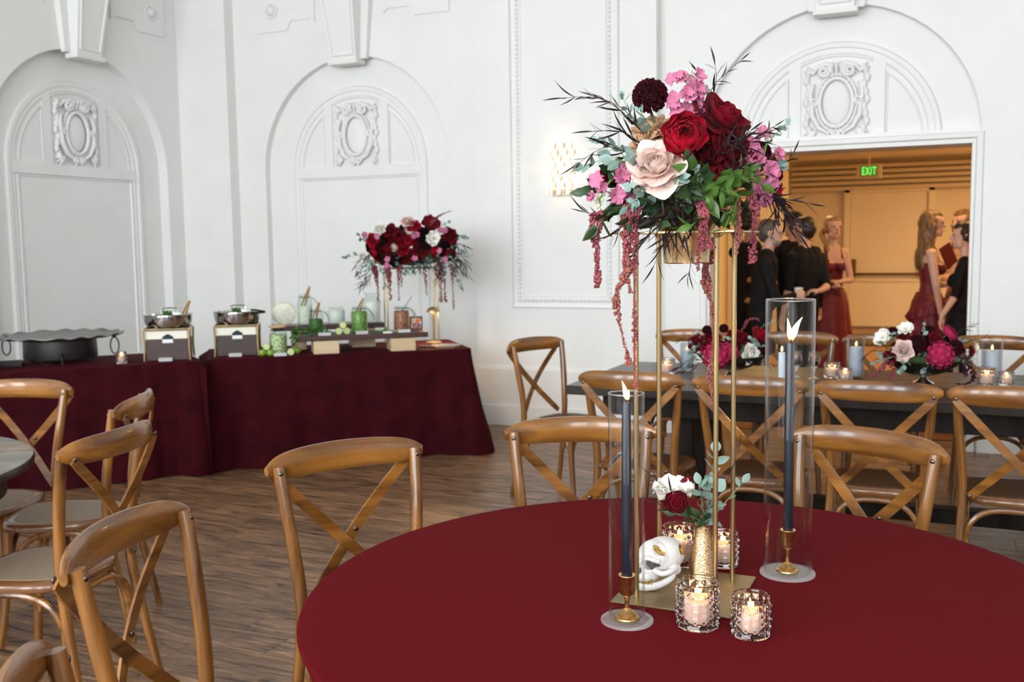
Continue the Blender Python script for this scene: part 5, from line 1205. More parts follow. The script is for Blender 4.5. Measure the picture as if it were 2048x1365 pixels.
# limes
def lime(P,half,rz,label,group):
    t=thing('lime',label,'lime',P,rz,group)
    if not half:
        g=G(); g.ell((0,0,.0235),(.027,.0235,.0235),18,12); g.ell((.028,0,.0235),(.005,.005,.005),8,5); obj('peel',g,LIMEG,t)
    else:
        g=G(); g.ell((0,0,.0245),(.0245,.0245,.0245),20,12)
        for i,p in enumerate(g.v):
            if p[1]<0: g.v[i]=(p[0],-.0005,p[2])
        obj('peel',g,LIMEG,t)
        g=G(); g.lathe([(0,0),(.0215,0),(.0218,.001)],24)
        for i,p in enumerate(g.v): g.v[i]=(p[0],-.0012-p[2],p[1]+.0245)
        obj('flesh',g,LIMEF,t)
    return t
gA='limes beside the jar of lime slices'; gB='halved limes on the front walnut board'
lime(RB(.360,.075,BZ),False,.3,'whole green lime nearest the food warmer on the velvet',gA); lime(RB(.412,.050,BZ),False,.9,'whole green lime between the other stacked limes and lime jar',gA); lime(RB(.590,.115,BZ),False,.2,'whole green lime on the velvet between lime jar and pale block',gA)
lime(RB(.388,.066,BZ+.040),True,.5,'halved lime stacked on the two whole limes by the warmer',gA); lime(RB(.545,.045,BZ),True,.5,'halved lime leaning at the foot of the lime jar',gA)
lime(RB(.875,.085,Z2),True,.65,'halved lime on walnut board, beside the cilantro bunch',gB); lime(RB(.930,.085,Z2),True,.9,'halved lime on walnut board, beside the green pepper jar',gB); lime(RB(.905,.092,Z2+.040),True,.4,'halved lime on top of two others on walnut board',gB)
# cilantro bunch spilling over the board
t=thing('cilantro_bunch','leafy green cilantro bunch spilling over the front walnut board','herbs',RB(.585,.10,Z2),aR); rnd=random.Random(9)
cm=leaf_mesh('leaf',HERB,.030,.011,.2,.5,nu=2,nv=3)
for i in range(26):
    s0=rnd.uniform(.02,.27); hgt=rnd.uniform(.02,.07); p=[(s0,0,.003),(s0-.02,-.012,hgt),(s0-.045,-.035+rnd.uniform(0,.03),hgt*.8)]
    if i<7: p=[(.03,-.02,.010),(-.022,-.05,.012+.004*i),(-.03+.006*i,-.072,-.055+.008*i)]
    sprig(t,'cilantro_stem',p,[cm],STEM,7,rnd,.9,.0012,1.2,.2,False)
# pepper slices, framed photo, cards
PEP=tint(mat('pepper_green',(.06,.2,.02),.3),(.05,.17,.012),(.12,.30,.03),20)
for k,(s,tt) in enumerate(((1.165,.11),(1.195,.13),(1.222,.105))):
    c=RB(s,tt,Z2); t=thing('green_pepper','curved slice of green pepper on walnut board near the salsa','pepper',c,aR+k,'green pepper slices'); g=G(); g.tube(catmull([(-.03,0,.012),(-.012,.01,.006),(.012,.008,.010),(.030,-.002,.030)],4),[.006]*3+[.010]*7+[.005]*3,8,flat=.7); obj('slice',g,PEP,t); g=G(); g.ell((.032,-.003,.033),(.004,.004,.006),6,4); obj('stem_end',g,HERB,t)
t=thing('picture_frame','small framed colour picture standing on the walnut board end','picture frame',RB(1.447,.275,Z2),aR-.12)
g=G(); 
for a,b,w_,d_ in ((0,.006,.094,.010),(0,.090,.094,.010),(-.042,.048,.010,.094),(.042,.048,.010,.094)): g.bbox((a,0,b),(w_,.014,d_),.002)
obj('frame',g,wood('frame_brown',(.12,.05,.03),(.20,.09,.05),'x'),t,smooth=0)
PIC=mat('picture_print',(.8,.4,.2),.5); N,L,b=nodes(PIC); tc=N.new('ShaderNodeTexCoord'); vo=N.new('ShaderNodeTexVoronoi'); vo.inputs['Scale'].default_value=38; cr=N.new('ShaderNodeValToRGB'); sp=N.new('ShaderNodeSeparateColor')
cr.color_ramp.interpolation='CONSTANT'; e=cr.color_ramp.elements; e[0].color=(.75,.20,.04,1); e[1].position=.35; e[1].color=(.85,.62,.45,1); x=e.new(.55); x.color=(.06,.10,.35,1); x=e.new(.7); x.color=(.9,.85,.75,1); x=e.new(.85); x.color=(.8,.35,.2,1)
L.new(tc.outputs['Object'],vo.inputs['Vector']); L.new(vo.outputs['Color'],sp.inputs[0]); L.new(sp.outputs[0],cr.inputs[0]); L.new(cr.outputs[0],b.inputs['Base Color'])
g=G(); g.box((0,.002,.048),(.078,.004,.078)); obj('print',g,PIC,t,smooth=0); g=G(); g.tube([(0,.006,.07),(0,.05,.001)],.003,5); obj('easel_leg',g,BLACKM,t)
for s,tt,z,l in ((.775,.052,Z2,'clear card holder in front of the cilantro bunch'),(1.03,.060,Z2,'clear card holder in front of the green pepper jar'),(1.325,.062,Z2,'clear card holder in front of the salsa jar'),(.475,.030,BZ,'clear card holder in front of the lime jar')):
    h=obj('card_holder',G().bbox((0,0,.011),(.085,.02,.022),.002),ACRY,None,RB(s,tt,z),(0,0,aR),smooth=0); tag(h,l,'card holder','clear card holders on the buffet')
o=obj('name_card',G().bbox((0,0,.006),(.06,.012,.012),.001),PAPER,None,RB(1.205,.058,Z2),(0,0,aR),smooth=0); tag(o,'blank white name card on the walnut board near the peppers','card')
# wooden paddle, brass lamp
t=thing('serving_paddle','dark octagonal wooden serving paddle at the table end','board',RB(1.640,.15,BZ),aR-.25)
g=G(); poly=[(-.105,-.05),(-.07,-.095),(.06,-.095),(.10,-.05),(.10,.05),(.06,.095),(-.07,.095),(-.105,.05)]; g.prism(poly,(0,0,0),(1,0,0),(0,1,0),(0,0,1),.016); obj('blade',g,wood('paddle_wood',(.10,.045,.02),(.18,.085,.04),'x'),t,smooth=0)
g=G(); g.bbox((-.145,0,.008),(.09,.035,.014),.004); obj('handle',g,wood('paddle_handle',(.10,.045,.02),(.18,.085,.04),'x'),t,smooth=0)
lp=RB(1.615,.47,BZ); t=thing('table_lamp','brass mushroom table lamp glowing beside the tall buffet flowers','lamp',lp,0)
g=G(); g.lathe([(0,0),(.058,0),(.060,.004),(.055,.012),(.012,.018),(0,.018)],32); obj('base',g,GOLD,t)
g=G(); g.lathe([(.006,.014),(.0065,.15),(.011,.215),(.019,.238)],20); obj('stem',g,GOLD,t)
g=G(); g.lathe([(.052,.232),(.050,.244),(.040,.262),(.022,.272),(.004,.275),(.003,.282),(0,.283)],32); g.lathe([(.052,.232),(.048,.243),(.038,.259),(.02,.268),(0,.270)],32); obj('lamp_shade',g,GOLD,t)
GLOW=mat('lamp_glow',(1,.8,.5),.5); bb=GLOW.node_tree.nodes['Principled BSDF']; bb.inputs['Emission Color'].default_value=(1,.72,.40,1); bb.inputs['Emission Strength'].default_value=3
g=G(); g.lathe([(.018,.236),(.020,.248),(0,.256)],20); obj('bulb',g,GLOW,t); ll=bpy.data.lights.new('table_lamp_light','AREA'); ll.shape='DISK'; ll.size=.076; ll.energy=3.2; ll.color=(1,.62,.28); lo=bpy.data.objects.new('table_lamp_light',ll); C.objects.link(lo); lo.location=(lp[0],lp[1],lp[2]+.2375)

# ------------------------------------------------------------------ tall buffet flowers on a second gold stand
bs=RB(1.475,.60,BZ); ang=aR
t=thing('flower_stand','slim gold four-post stand lifting the buffet flowers','flower stand',bs,ang)
BH=.56
for sx in (-1,1):
    for sy in (-1,1): g=G(); g.tube([(sx*.19,sy*.075,0),(sx*.19,sy*.075,BH)],.0055,8); obj('post',g,GOLD,t)
g=G()
for a,b in (((-.19,-.075),(.19,-.075)),((.19,-.075),(.19,.075)),((.19,.075),(-.19,.075)),((-.19,.075),(-.19,-.075))): g.tube([(*a,BH),(*b,BH)],.0055,8); 
obj('top_frame',g,GOLD,t)
g=G(); g.bbox((0,0,BH+.006),(.40,.17,.006),.002); obj('top_plate',g,GOLD,t,smooth=0)
AR=thing('flower_arrangement','wide dark red and white floral arrangement high above the buffet jars','flowers',(bs[0],bs[1],bs[2]+BH+.009),YAW)
rnd=random.Random(31); K3=1991/7.35
def ap(px,py,d):
    x=(px-826)/K3
    if py>538 and -.215<x<.24: d=min(d,.287*x-.0884-.034)          # hanging stems fall in front of the stand's top frame
    return Vector((x,d,(549-py)/K3))
g=G(); g.ell((0,0,.075),(.27,.07,.065),20,10); obj('foliage_core',g,MOSS,AR)
FAR={}
def farbloom(par,kind,m,loc,axis,D,seed):
    spec,key={'rose':(ROSE,'ros'),'garden':(GARDEN,'gar'),'open':(OPEN,'opn'),'ran':(RANUN,'ran')}[kind]
    k=(kind,m.name)
    if k not in FAR:
        o=bloom(par,{'rose':'rose','garden':'garden_rose','open':'anemone','ran':'ranunculus'}[kind],spec,key,m,loc,axis,D,seed,split=False); FAR[k]=o.data; return o
    return link({'rose':'rose','garden':'garden_rose','open':'anemone','ran':'ranunculus'}[kind],FAR[k],par,loc,align(axis,rnd.uniform(0,6)),D/2.12)
BL_=[(768,472,WHITEP,'rose',.085),(790,475,DEEP,'rose',.09),(755,494,RED,'rose',.085),(810,487,DEEP,'garden',.11),(825,457,BLUSH,'rose',.08),(838,466,RED,'rose',.085),(822,468,BLK,'rose',.07),(828,475,WHITEP,'open',.06),(850,478,BLK,'garden',.07),(873,461,DEEP,'open',.12),(879,492,WHITEP,'open',.095),(911,487,DEEP,'rose',.095),(778,516,DEEP,'garden',.115),(757,520,RED,'ran',.07),(815,512,RED,'rose',.085),(828,497,RED,'garden',.08),(850,516,DEEP,'rose',.09),(880,519,RED,'ran',.09),(908,525,DEEP,'garden',.09),(798,510,BLUSH,'ran',.06),(736,530,WHITEP,'rose',.075),(770,495,BLK,'garden',.085),(862,500,BLK,'rose',.09),(800,535,BLK,'rose',.06),(895,505,BLK,'garden',.08),(840,535,DEEP,'rose',.06)]
for i,(x,y,m_,k,D) in enumerate(BL_): farbloom(AR,k,m_,ap(x,y,-.14+.0012*abs(y-500)+rnd.uniform(-.015,.01)),((x-826)/150,-.8,(505-y)/60),D*1.30,40+i)
for x,y in ((787,533),(743,484),(768,488),(837,488),(845,485),(893,477),(891,518),(840,532),(786,545),(902,478),(900,535)): link('stock_floret',rnd.choice(FLORET),AR,ap(x,y,-.19),align((rnd.uniform(-.4,.4),-.8,.2),rnd.uniform(0,6)),.030)
for i in range(22):
    x=rnd.uniform(745,915); y=rnd.uniform(478,540); farbloom(AR,rnd.choice(['rose','garden','ran']),rnd.choice([BLK,DEEP,DEEP,BLK,RED]),ap(x,y,-.08+rnd.uniform(-.02,.03)),((x-826)/150,-.8,(505-y)/60),rnd.uniform(.08,.12),80+i)
LEU=[leaf_mesh('leaf',EUC,.055,.020,.1,.1,.6,nu=2,nv=4)]; LDS=[leaf_mesh('leaf',DUSK,.13,.0055,.2,.4,nu=1,nv=5)]
for pth,n in (([(770,540),(730,525),(700,527)],8),([(770,540),(740,545),(725,560)],8),([(740,500),(732,490),(728,485)],5),([(900,500),(925,490),(940,492)],10),([(900,530),(930,540),(938,555)],12),([(905,540),(920,570),(931,593)],12),([(860,540),(865,540),(870,552)],8),([(820,545),(825,555),(820,560)],6),([(880,480),(895,468),(905,462)],6),([(770,545),(780,560),(778,585)],7),([(900,500),(930,515),(938,530)],9)): sprig(AR,'eucalyptus_sprig',[ap(x,y,-.06-.02*i) for i,(x,y) in enumerate(pth)],LEU,STEM,n,rnd,.85,.002,1.1)
for pth,n in (([(760,540),(738,565),(728,588)],12),([(760,545),(745,570),(735,580)],10),([(750,520),(720,540),(722,560)],9),([(900,480),(920,500),(940,510)],10),([(900,500),(920,530),(936,560)],12),([(880,540),(885,555),(880,575)],7),([(905,520),(930,530),(942,545)],9)): sprig(AR,'dusky_branch',[ap(x,y,-.07) for x,y in pth],LDS,DSTEM,n,rnd,.8,.002,.6,.2,False)
for i in range(26):
    x=rnd.uniform(735,925); y0=rnd.uniform(515,540); dx=(x-826)*.22; sprig(AR,'eucalyptus_sprig' if i%3==0 else 'dusky_branch',[ap(x,y0,-.09),ap(x+dx*.5,y0+10,-.15),ap(x+dx,y0+rnd.uniform(14,34),-.17)],LEU if i%3==0 else LDS,DSTEM,7,rnd,.75,.002,.8,.2,False)
for pth,r,m_ in (([(756,545),(762,580),(764,628)],.013,AMA),([(785,545),(788,580),(790,614)],.014,AMA),([(806,545),(806,580),(806,615)],.009,AMA),([(812,545),(811,590)],.008,AMA),([(857,545),(859,580),(860,606)],.009,AMA),([(888,540),(889,580),(889,620)],.013,AMA),([(895,540),(896,580),(898,620)],.012,AMA),([(911,545),(913,590),(914,635)],.008,AMB),([(881,545),(881,573)],.010,AMA),([(873,462),(890,447),(914,438)],.009,AMA)): amaranth(AR,[ap(x,y,-.11) for x,y in pth],r*1.25,r*.45,m_,rnd,low=True)
# ------------------------------------------------------------------ things on the long dining table
LZ_=.7605
BRONZE=tint(mat('bronze_bowl',(.10,.085,.06),.38,.9),(.07,.058,.04),(.14,.12,.085),10); PEWTER=tint(mat('antique_silver',(.55,.50,.42),.25,1),(.45,.41,.33),(.68,.63,.55),12)
GREYW=mat('grey_wax',(.55,.58,.62),.5,Subsurface_Weight=.2,Subsurface_Radius=(.01,.01,.01)); PALEWX=mat('pale_blue_wax',(.66,.73,.80),.5)
def bowl(x,y,label):
    t=thing('pedestal_bowl',label,'bowl',(x,y,LZ_),RAD(4),'bronze pedestal bowls on the long table')
    g=G(); g.lathe([(0,0),(.050,0),(.052,.004),(.046,.010),(.030,.016),(.016,.030),(.014,.036),(.022,.042),(0,.044)],32,wob=lambda th,z:1+(.03*math.sin(16*th) if z<.012 else 0)); obj('foot',g,PEWTER,t)
    g=G(); prof=[(0,.040),(.05,.042),(.10,.056),(.15,.082),(.178,.108),(.181,.111),(.174,.109),(.145,.086),(.095,.062),(0,.050)]; g.lathe(prof,48)
    for i,p in enumerate(g.v): g.v[i]=(p[0],p[1]*.62,p[2]+.012*(abs(p[0])/.18)**2)
    obj('bowl_body',g,BRONZE,t)
B1,B2=(-1.045,5.13),(-.128,5.19)
bowl(*B1,'bronze pedestal bowl under the flowers without white anemones'); bowl(*B2,'bronze pedestal bowl under the flowers with white anemones')
rnd=random.Random(77)
def low_flowers(c,label,K,px0,py0,blooms,eucs,dusk,amas,extra):
    A=thing('flower_arrangement',label,'flowers',(c[0],c[1],LZ_+.100),YAW)
    def P(x,y,d): return Vector(((x-px0)/K,d,(py0-y)/K))
    g=G(); g.ell((0,0,.035),(.135,.075,.045),16,8); obj('foliage_core',g,MOSS,A)
    for i,(x,y,m_,k,D,d) in enumerate(blooms):
        ax=((x-px0)/70,-.75,(700-y)/45)
        if k=='dahlia': link('dahlia',DAH,A,P(x,y,d),align(ax,0),D/2)
        elif k=='hyd':
            h=G(); h.ell((0,0,0),(.8,.8,.8),14,10); o=obj('hydrangea',h,m_,A,P(x,y,d),align(ax,0),scale=D/2)
            for q in range(46):
                z=1-1.7*(q+.5)/46; th=q*2.4; r=math.sqrt(max(0,1-z*z)); dv=Vector((r*math.cos(th),r*math.sin(th),z)); link('floret',FLM[m_.name],o,dv*.86,align(dv,th),.26)
        else: farbloom(A,k,m_,P(x,y,d),ax,D,60+i)
    for i in range(14):
        x=px0+rnd.uniform(-62,62); y=rnd.uniform(668,692); farbloom(A,rnd.choice(['rose','ran']),rnd.choice([BLK,DEEP,DEEP]),P(x,y,rnd.uniform(-.06,.05)),((x-px0)/70,-.6,.5),rnd.uniform(.05,.08),120+i)
    for i in range(14):
        a=rnd.uniform(0,6.28); sprig(A,'dusky_branch' if i%2 else 'eucalyptus_sprig',[Vector((.05*math.cos(a),.03*math.sin(a),.04)),Vector((.13*math.cos(a),.08*math.sin(a),.06)),Vector((.21*math.cos(a),.13*math.sin(a),rnd.uniform(.0,.09)))],LDS2 if i%2 else LEU2,DSTEM,8,rnd,.8,.0012,.8,.2,False)
    for pth,n,s in eucs: sprig(A,'eucalyptus_sprig',[P(x,y,d) for x,y,d in pth],LEU2,STEM,n,rnd,s,.0014,1.2)
    for pth,n,s in dusk: sprig(A,'dusky_branch',[P(x,y,d) for x,y,d in pth],LDS2,DSTEM,n,rnd,s,.0013,.6,.2,False)
    for pth,r,m_ in amas: amaranth(A,[Vector((q.x,q.y,max(q.z,-.0985+r*1.35))) for q in (P(x,y,d) for x,y,d in pth)],r,r*.5,m_,rnd,low=True)
    for pth,n in extra: sprig(A,'leafy_stem',[P(x,y,d) for x,y,d in pth],L_GRN,STEM,n,rnd,.8,.0013)
    return A
LEU2=[leaf_mesh('leaf',EUC,.038,.0145,.1,.1,.6,nu=2,nv=4)]; LDS2=[leaf_mesh('leaf',DUSK,.08,.0034,.2,.4,nu=1,nv=5)]
FLM={}
for m_ in (MAG,):
    g=G()
    for k in range(4):
        M=Matrix.Rotation(PI/2*k,3,'Z')@Matrix.Rotation(-RAD(68),3,'X'); Pq=petal_g(3,3,w=.5,h=.8,cup=.1,curl=.05,belly=.1); g.add([M@Vector(v) for v in Pq.v],Pq.f)
    FLM[m_.name]=g.mesh('floret',m_,80)
low_flowers(B2,'low floral bowl with a magenta hydrangea, white anemones and eucalyptus',409,1846,723,
 [(1862,703,MAG,'hyd',.145,-.09),(1790,693,BLUSH,'rose',.10,-.09),(1817,680,PLUM,'dahlia',.092,-.08),(1893,690,BLK,'dahlia',.085,-.08),(1855,660,BLK,'dahlia',.065,.0),(1895,662,MAG,'ran',.12,-.01),(1808,651,WHITEP,'open',.085,.0),(1758,668,WHITEP,'open',.095,-.02),(1954,695,WHITEP,'rose',.07,.02),(1787,660,BLK,'dahlia',.05,.02),(1770,708,DEEP,'rose',.07,-.05),(1935,700,DEEP,'rose',.07,-.03),(1800,665,PEACH,'rose',.06,.03),(1870,675,DEEP,'rose',.07,.03),(1830,697,BLK,'dahlia',.07,-.05)],
 [([(1800,710,-.05),(1765,705,-.09),(1735,715,-.10)],10,1),([(1810,715,-.06),(1790,720,-.10),(1785,732,-.10)],8,.9),([(1830,700,-.03),(1838,670,-.03),(1842,648,-.02)],9,.8),([(1870,715,-.05),(1900,712,-.09),(1922,722,-.09)],12,.8),([(1850,715,-.08),(1835,725,-.11),(1828,732,-.11)],8,.75),([(1790,680,-.02),(1775,665,-.03),(1780,662,-.03)],6,.7),([(1900,690,.0),(1915,680,.0),(1925,680,.0)],5,.7)],
 [([(1900,690,0),(1935,680,.0),(1968,675,.0)],9,.9),([(1770,690,-.03),(1740,690,-.05),(1725,705,-.05)],8,.9),([(1900,680,0),(1920,660,.02),(1945,650,.02)],7,.8)],
 [([(1760,712,-.08),(1740,735,-.11),(1718,742,-.12)],.011,AMA),([(1770,715,-.08),(1766,735,-.11),(1763,750,-.11)],.010,AMA),([(1918,708,-.07),(1922,730,-.10),(1923,750,-.12),(1905,757,-.135),(1888,757,-.14)],.011,PLUM),([(1908,708,-.08),(1911,730,-.10),(1911,745,-.10)],.010,PLUM)],
 [([(1780,705,-.05),(1765,685,-.06),(1755,680,-.06)],5)])
low_flowers(B1,'low floral bowl of red and magenta blooms behind the gold stand',386,1457,714,
 [(1420,705,MAG,'hyd',.155,-.08),(1447,700,MAG,'hyd',.12,-.06),(1488,703,WHITEP,'rose',.11,-.09),(1383,680,DEEP,'rose',.10,-.03),(1408,656,BLK,'dahlia',.05,.0),(1415,672,DEEP,'rose',.08,.0),(1510,665,RED,'rose',.10,-.04),(1465,668,DEEP,'rose',.09,.0),(1480,672,DEEP,'rose',.08,.0),(1525,690,PLUM,'dahlia',.10,-.02),(1460,690,BLK,'dahlia',.07,-.05),(1512,690,BLK,'dahlia',.08,-.04),(1445,655,BLK,'dahlia',.05,.04)],
 [([(1410,710,-.05),(1385,700,-.08),(1362,720,-.09)],10,1),([(1400,700,-.03),(1385,685,-.06),(1372,700,-.06)],8,.9),([(1495,690,-.05),(1500,680,-.08),(1490,672,-.08)],10,.9),([(1410,690,-.03),(1400,672,-.04),(1388,660,-.04)],7,.8),([(1450,690,-.06),(1452,678,-.09),(1446,672,-.09)],6,.8),([(1500,670,0),(1520,650,0),(1535,642,0)],6,.7)],
 [([(1400,715,-.03),(1375,715,-.06),(1345,728,-.06)],12,.9),([(1400,718,-.04),(1375,725,-.08),(1352,735,-.08)],12,.9),([(1490,718,-.03),(1515,722,-.06),(1535,725,-.06)],12,.8),([(1400,680,0),(1370,672,0),(1355,675,0)],7,.8)],
 [([(1480,660,.02),(1490,640,.02),(1505,635,.02),(1515,640,.02)],.008,AMA)],[])
def ribbed(x,y,R,h,wax_h,label,label2,m_=GREYW,e=.12):
    t=thing('ribbed_glass',label,'candle holder',(x,y,LZ_),0,'ribbed candle glasses on the long table')
    g=G(); g.lathe([(0,.001),(R*.95,0),(R,.004),(R,h-.002),(R-.001,h),(R-.003,h-.002),(R-.003,.010),(0,.009)],96,wob=lambda th,z:1+.022*math.cos(24*th)); obj('glass_cup',g,thin_glass('ribbed_glass_mat',(.86,.88,.90)) if 'ribbed_glass_mat' not in bpy.data.materials else bpy.data.materials['ribbed_glass_mat'],t,smooth=60)
    c=thing('pillar_candle',label2,'candle',(x,y,LZ_+.0105),0,'pillar candles on the long table'); r=R*.80
    g=G(); g.lathe([(0,0),(r,0),(r,wax_h-.003),(r*.95,wax_h),(r*.6,wax_h-.004),(0,wax_h-.005)],32); obj('wax_body',g,m_,c); g=G(); g.tube([(0,0,wax_h-.005),(0,0,wax_h+.007)],.001,5); obj('wick',g,WICK,c)
    obj('flame',flame_mesh([(0,0,.026,.0055,.05)]),FLAME,c,(0,0,wax_h+.004),smooth=80); point('pillar_light',(x,y,LZ_+wax_h+.026),e)
ribbed(-1.330,5.345,.037,.155,.10,'ribbed candle glass half hidden by the left bowl foliage','grey pillar candle half hidden by the left bowl foliage')
ribbed(-.452,5.345,.040,.200,.145,'tall ribbed candle glass between the votive pair and flower bowl','lit grey pillar candle between the votive pair and flower bowl')
ribbed(.175,5.335,.046,.205,.145,'tall ribbed candle glass beside the hydrangea bowl near the jamb','lit grey pillar candle beside the hydrangea bowl near the jamb')
LVG='faceted votives on the long table'
for x,y,R,h,l in ((-1.402,5.190,.045,.082,'at the bare end of the long table'),(-.560,5.265,.040,.082,'beside the wine glasses, taller of the pair'),(-.488,5.180,.036,.064,'touching the ribbed glass, lower of the pair'),(.150,5.235,.045,.085,'in front of the ribbed glass by the jamb'),(.236,5.240,.037,.066,'small one right beside the ribbed glass by the jamb')):
    votive(x,y,LZ_,R,h,4,14,'faceted votive '+l,'lit candle in the votive '+l,h*.44,.16,LVG)
# slim pale candle and stemware
c=thing('slim_candle','slim pale blue pillar candle burning on the long table','candle',(-.778,5.05,LZ_)); 
g=G(); g.lathe([(0,0),(.0165,0),(.017,.003),(.0165,.145),(.014,.148),(0,.145)],24); obj('wax_body',g,PALEWX,c); g=G(); g.tube([(0,0,.145),(0,0,.156)],.001,5); obj('wick',g,WICK,c); obj('flame',flame_mesh([(0,0,.03,.005,.05)]),FLAME,c,(0,0,.152),smooth=80)
WG='wine glasses on the long table'
def goblet(x,y,l):
    t=thing('wine_glass',l,'glass',(x,y,LZ_),0,WG)
    g=G(); g.lathe([(0,0),(.030,0),(.032,.0015),(.010,.004),(.0045,.009),(.004,.045),(.010,.052),(.022,.062),(.029,.080),(.030,.10),(.026,.135),(.0255,.1355),(.0245,.135),(.0285,.10),(.027,.08),(.02,.064),(0,.056)],32); obj('glass_body',g,GLASS,t,smooth=60)
    g=G(); g.lathe([(0,.058),(.019,.065),(.0262,.080),(.0275,.090),(0,.090)],24); obj('wine',g,mat('dark_wine',(.03,.004,.01),.1),t)
goblet(-.735,5.25,'wine glass of dark wine beside the slim pale candle'); goblet(-.645,5.24,'wine glass of dark wine between slim candle and votive pair')

# ------------------------------------------------------------------ crystal wall sconce
t=thing('wall_sconce','glowing tiered crystal sconce on the white panelled pier','wall lamp',(-2.81,YF,2.04)); t['kind']='thing'; del t['kind']
g=G(); g.bbox((0,-.006,0),(.17,.012,.40),.003); obj('back_plate',g,PEWTER,t,smooth=0)
CRY=mat('lit_crystal',(.55,.45,.35),.1); b=CRY.node_tree.nodes['Principled BSDF']; b.inputs['Emission Color'].default_value=(1,.80,.56,1); b.inputs['Emission Strength'].default_value=1.0
CRD=mat('dim_crystal',(.42,.30,.19),.08); b=CRD.node_tree.nodes['Principled BSDF']; b.inputs['Emission Color'].default_value=(1,.72,.42,1); b.inputs['Emission Strength'].default_value=.12
for k in range(8):
    z=-.195+.05*k; g=G()
    for i in range(13):
        a=PI*i/12; x,y=-.095*math.cos(a),-.012-.085*math.sin(a); g.bbox((x,y,z+.022),(.017,.017,.040),.005,rz=a,mi=(i+k)%3==0)
    obj('crystal_tier',g,[CRY,CRD] if k>0 else [CRD,CRY],t,smooth=0)
point('sconce_light',(-2.81,YF-.055,2.04),.8,(1,.70,.42),.02)
# ------------------------------------------------------------------ people in the lobby
def skin(name,c1,c2): return tint(mat(name,c1,.5,Subsurface_Weight=.1,Subsurface_Radius=(.02,.008,.005)),c1,c2,6)
SK1=skin('fair_skin',(.62,.36,.26),(.70,.43,.33)); SK2=skin('tan_skin',(.42,.23,.15),(.50,.29,.20))
BLKC=tint(mat('black_cloth',(.008,.008,.009),.85,Specular_IOR_Level=.2),(.006,.006,.007),(.012,.012,.013),14,bump=.4,bumpdist=.01)
REDC=tint(mat('red_dress',(.16,.006,.012),.6),(.10,.003,.008),(.20,.009,.016),9,bump=.5,bumpdist=.012)
SHOE=mat('black_shoe',(.01,.01,.01),.3); LIPM=mat('lips',(.35,.08,.07),.45); EYEM=mat('eyes',(.03,.02,.018),.3)
def hairm(n,c1,c2): return tint(mat(n,c1,.45),c1,c2,60,(1,1,.12),3,bump=.6,bumpdist=.006)
H_BLK=hairm('black_hair',(.008,.006,.005),(.02,.014,.011)); H_GREY=hairm('grey_hair',(.045,.038,.034),(.13,.115,.105)); H_BLD=hairm('blond_hair',(.20,.105,.035),(.38,.22,.09)); H_BRN=hairm('light_brown_hair',(.13,.062,.022),(.27,.145,.06)); H_DRK=hairm('dark_brown_hair',(.014,.008,.006),(.035,.02,.014)); BEARD=hairm('grey_beard',(.16,.13,.11),(.34,.30,.27)); CAPM=mat('black_cap',(.010,.010,.011),.85)
def segd(p,a,b,ra,rb):
    ab=b-a; l=ab.length_squared; t=0 if l<1e-12 else max(0,min(1,(p-a).dot(ab)/l)); return (p-(a+ab*t)).length-(ra+(rb-ra)*t)
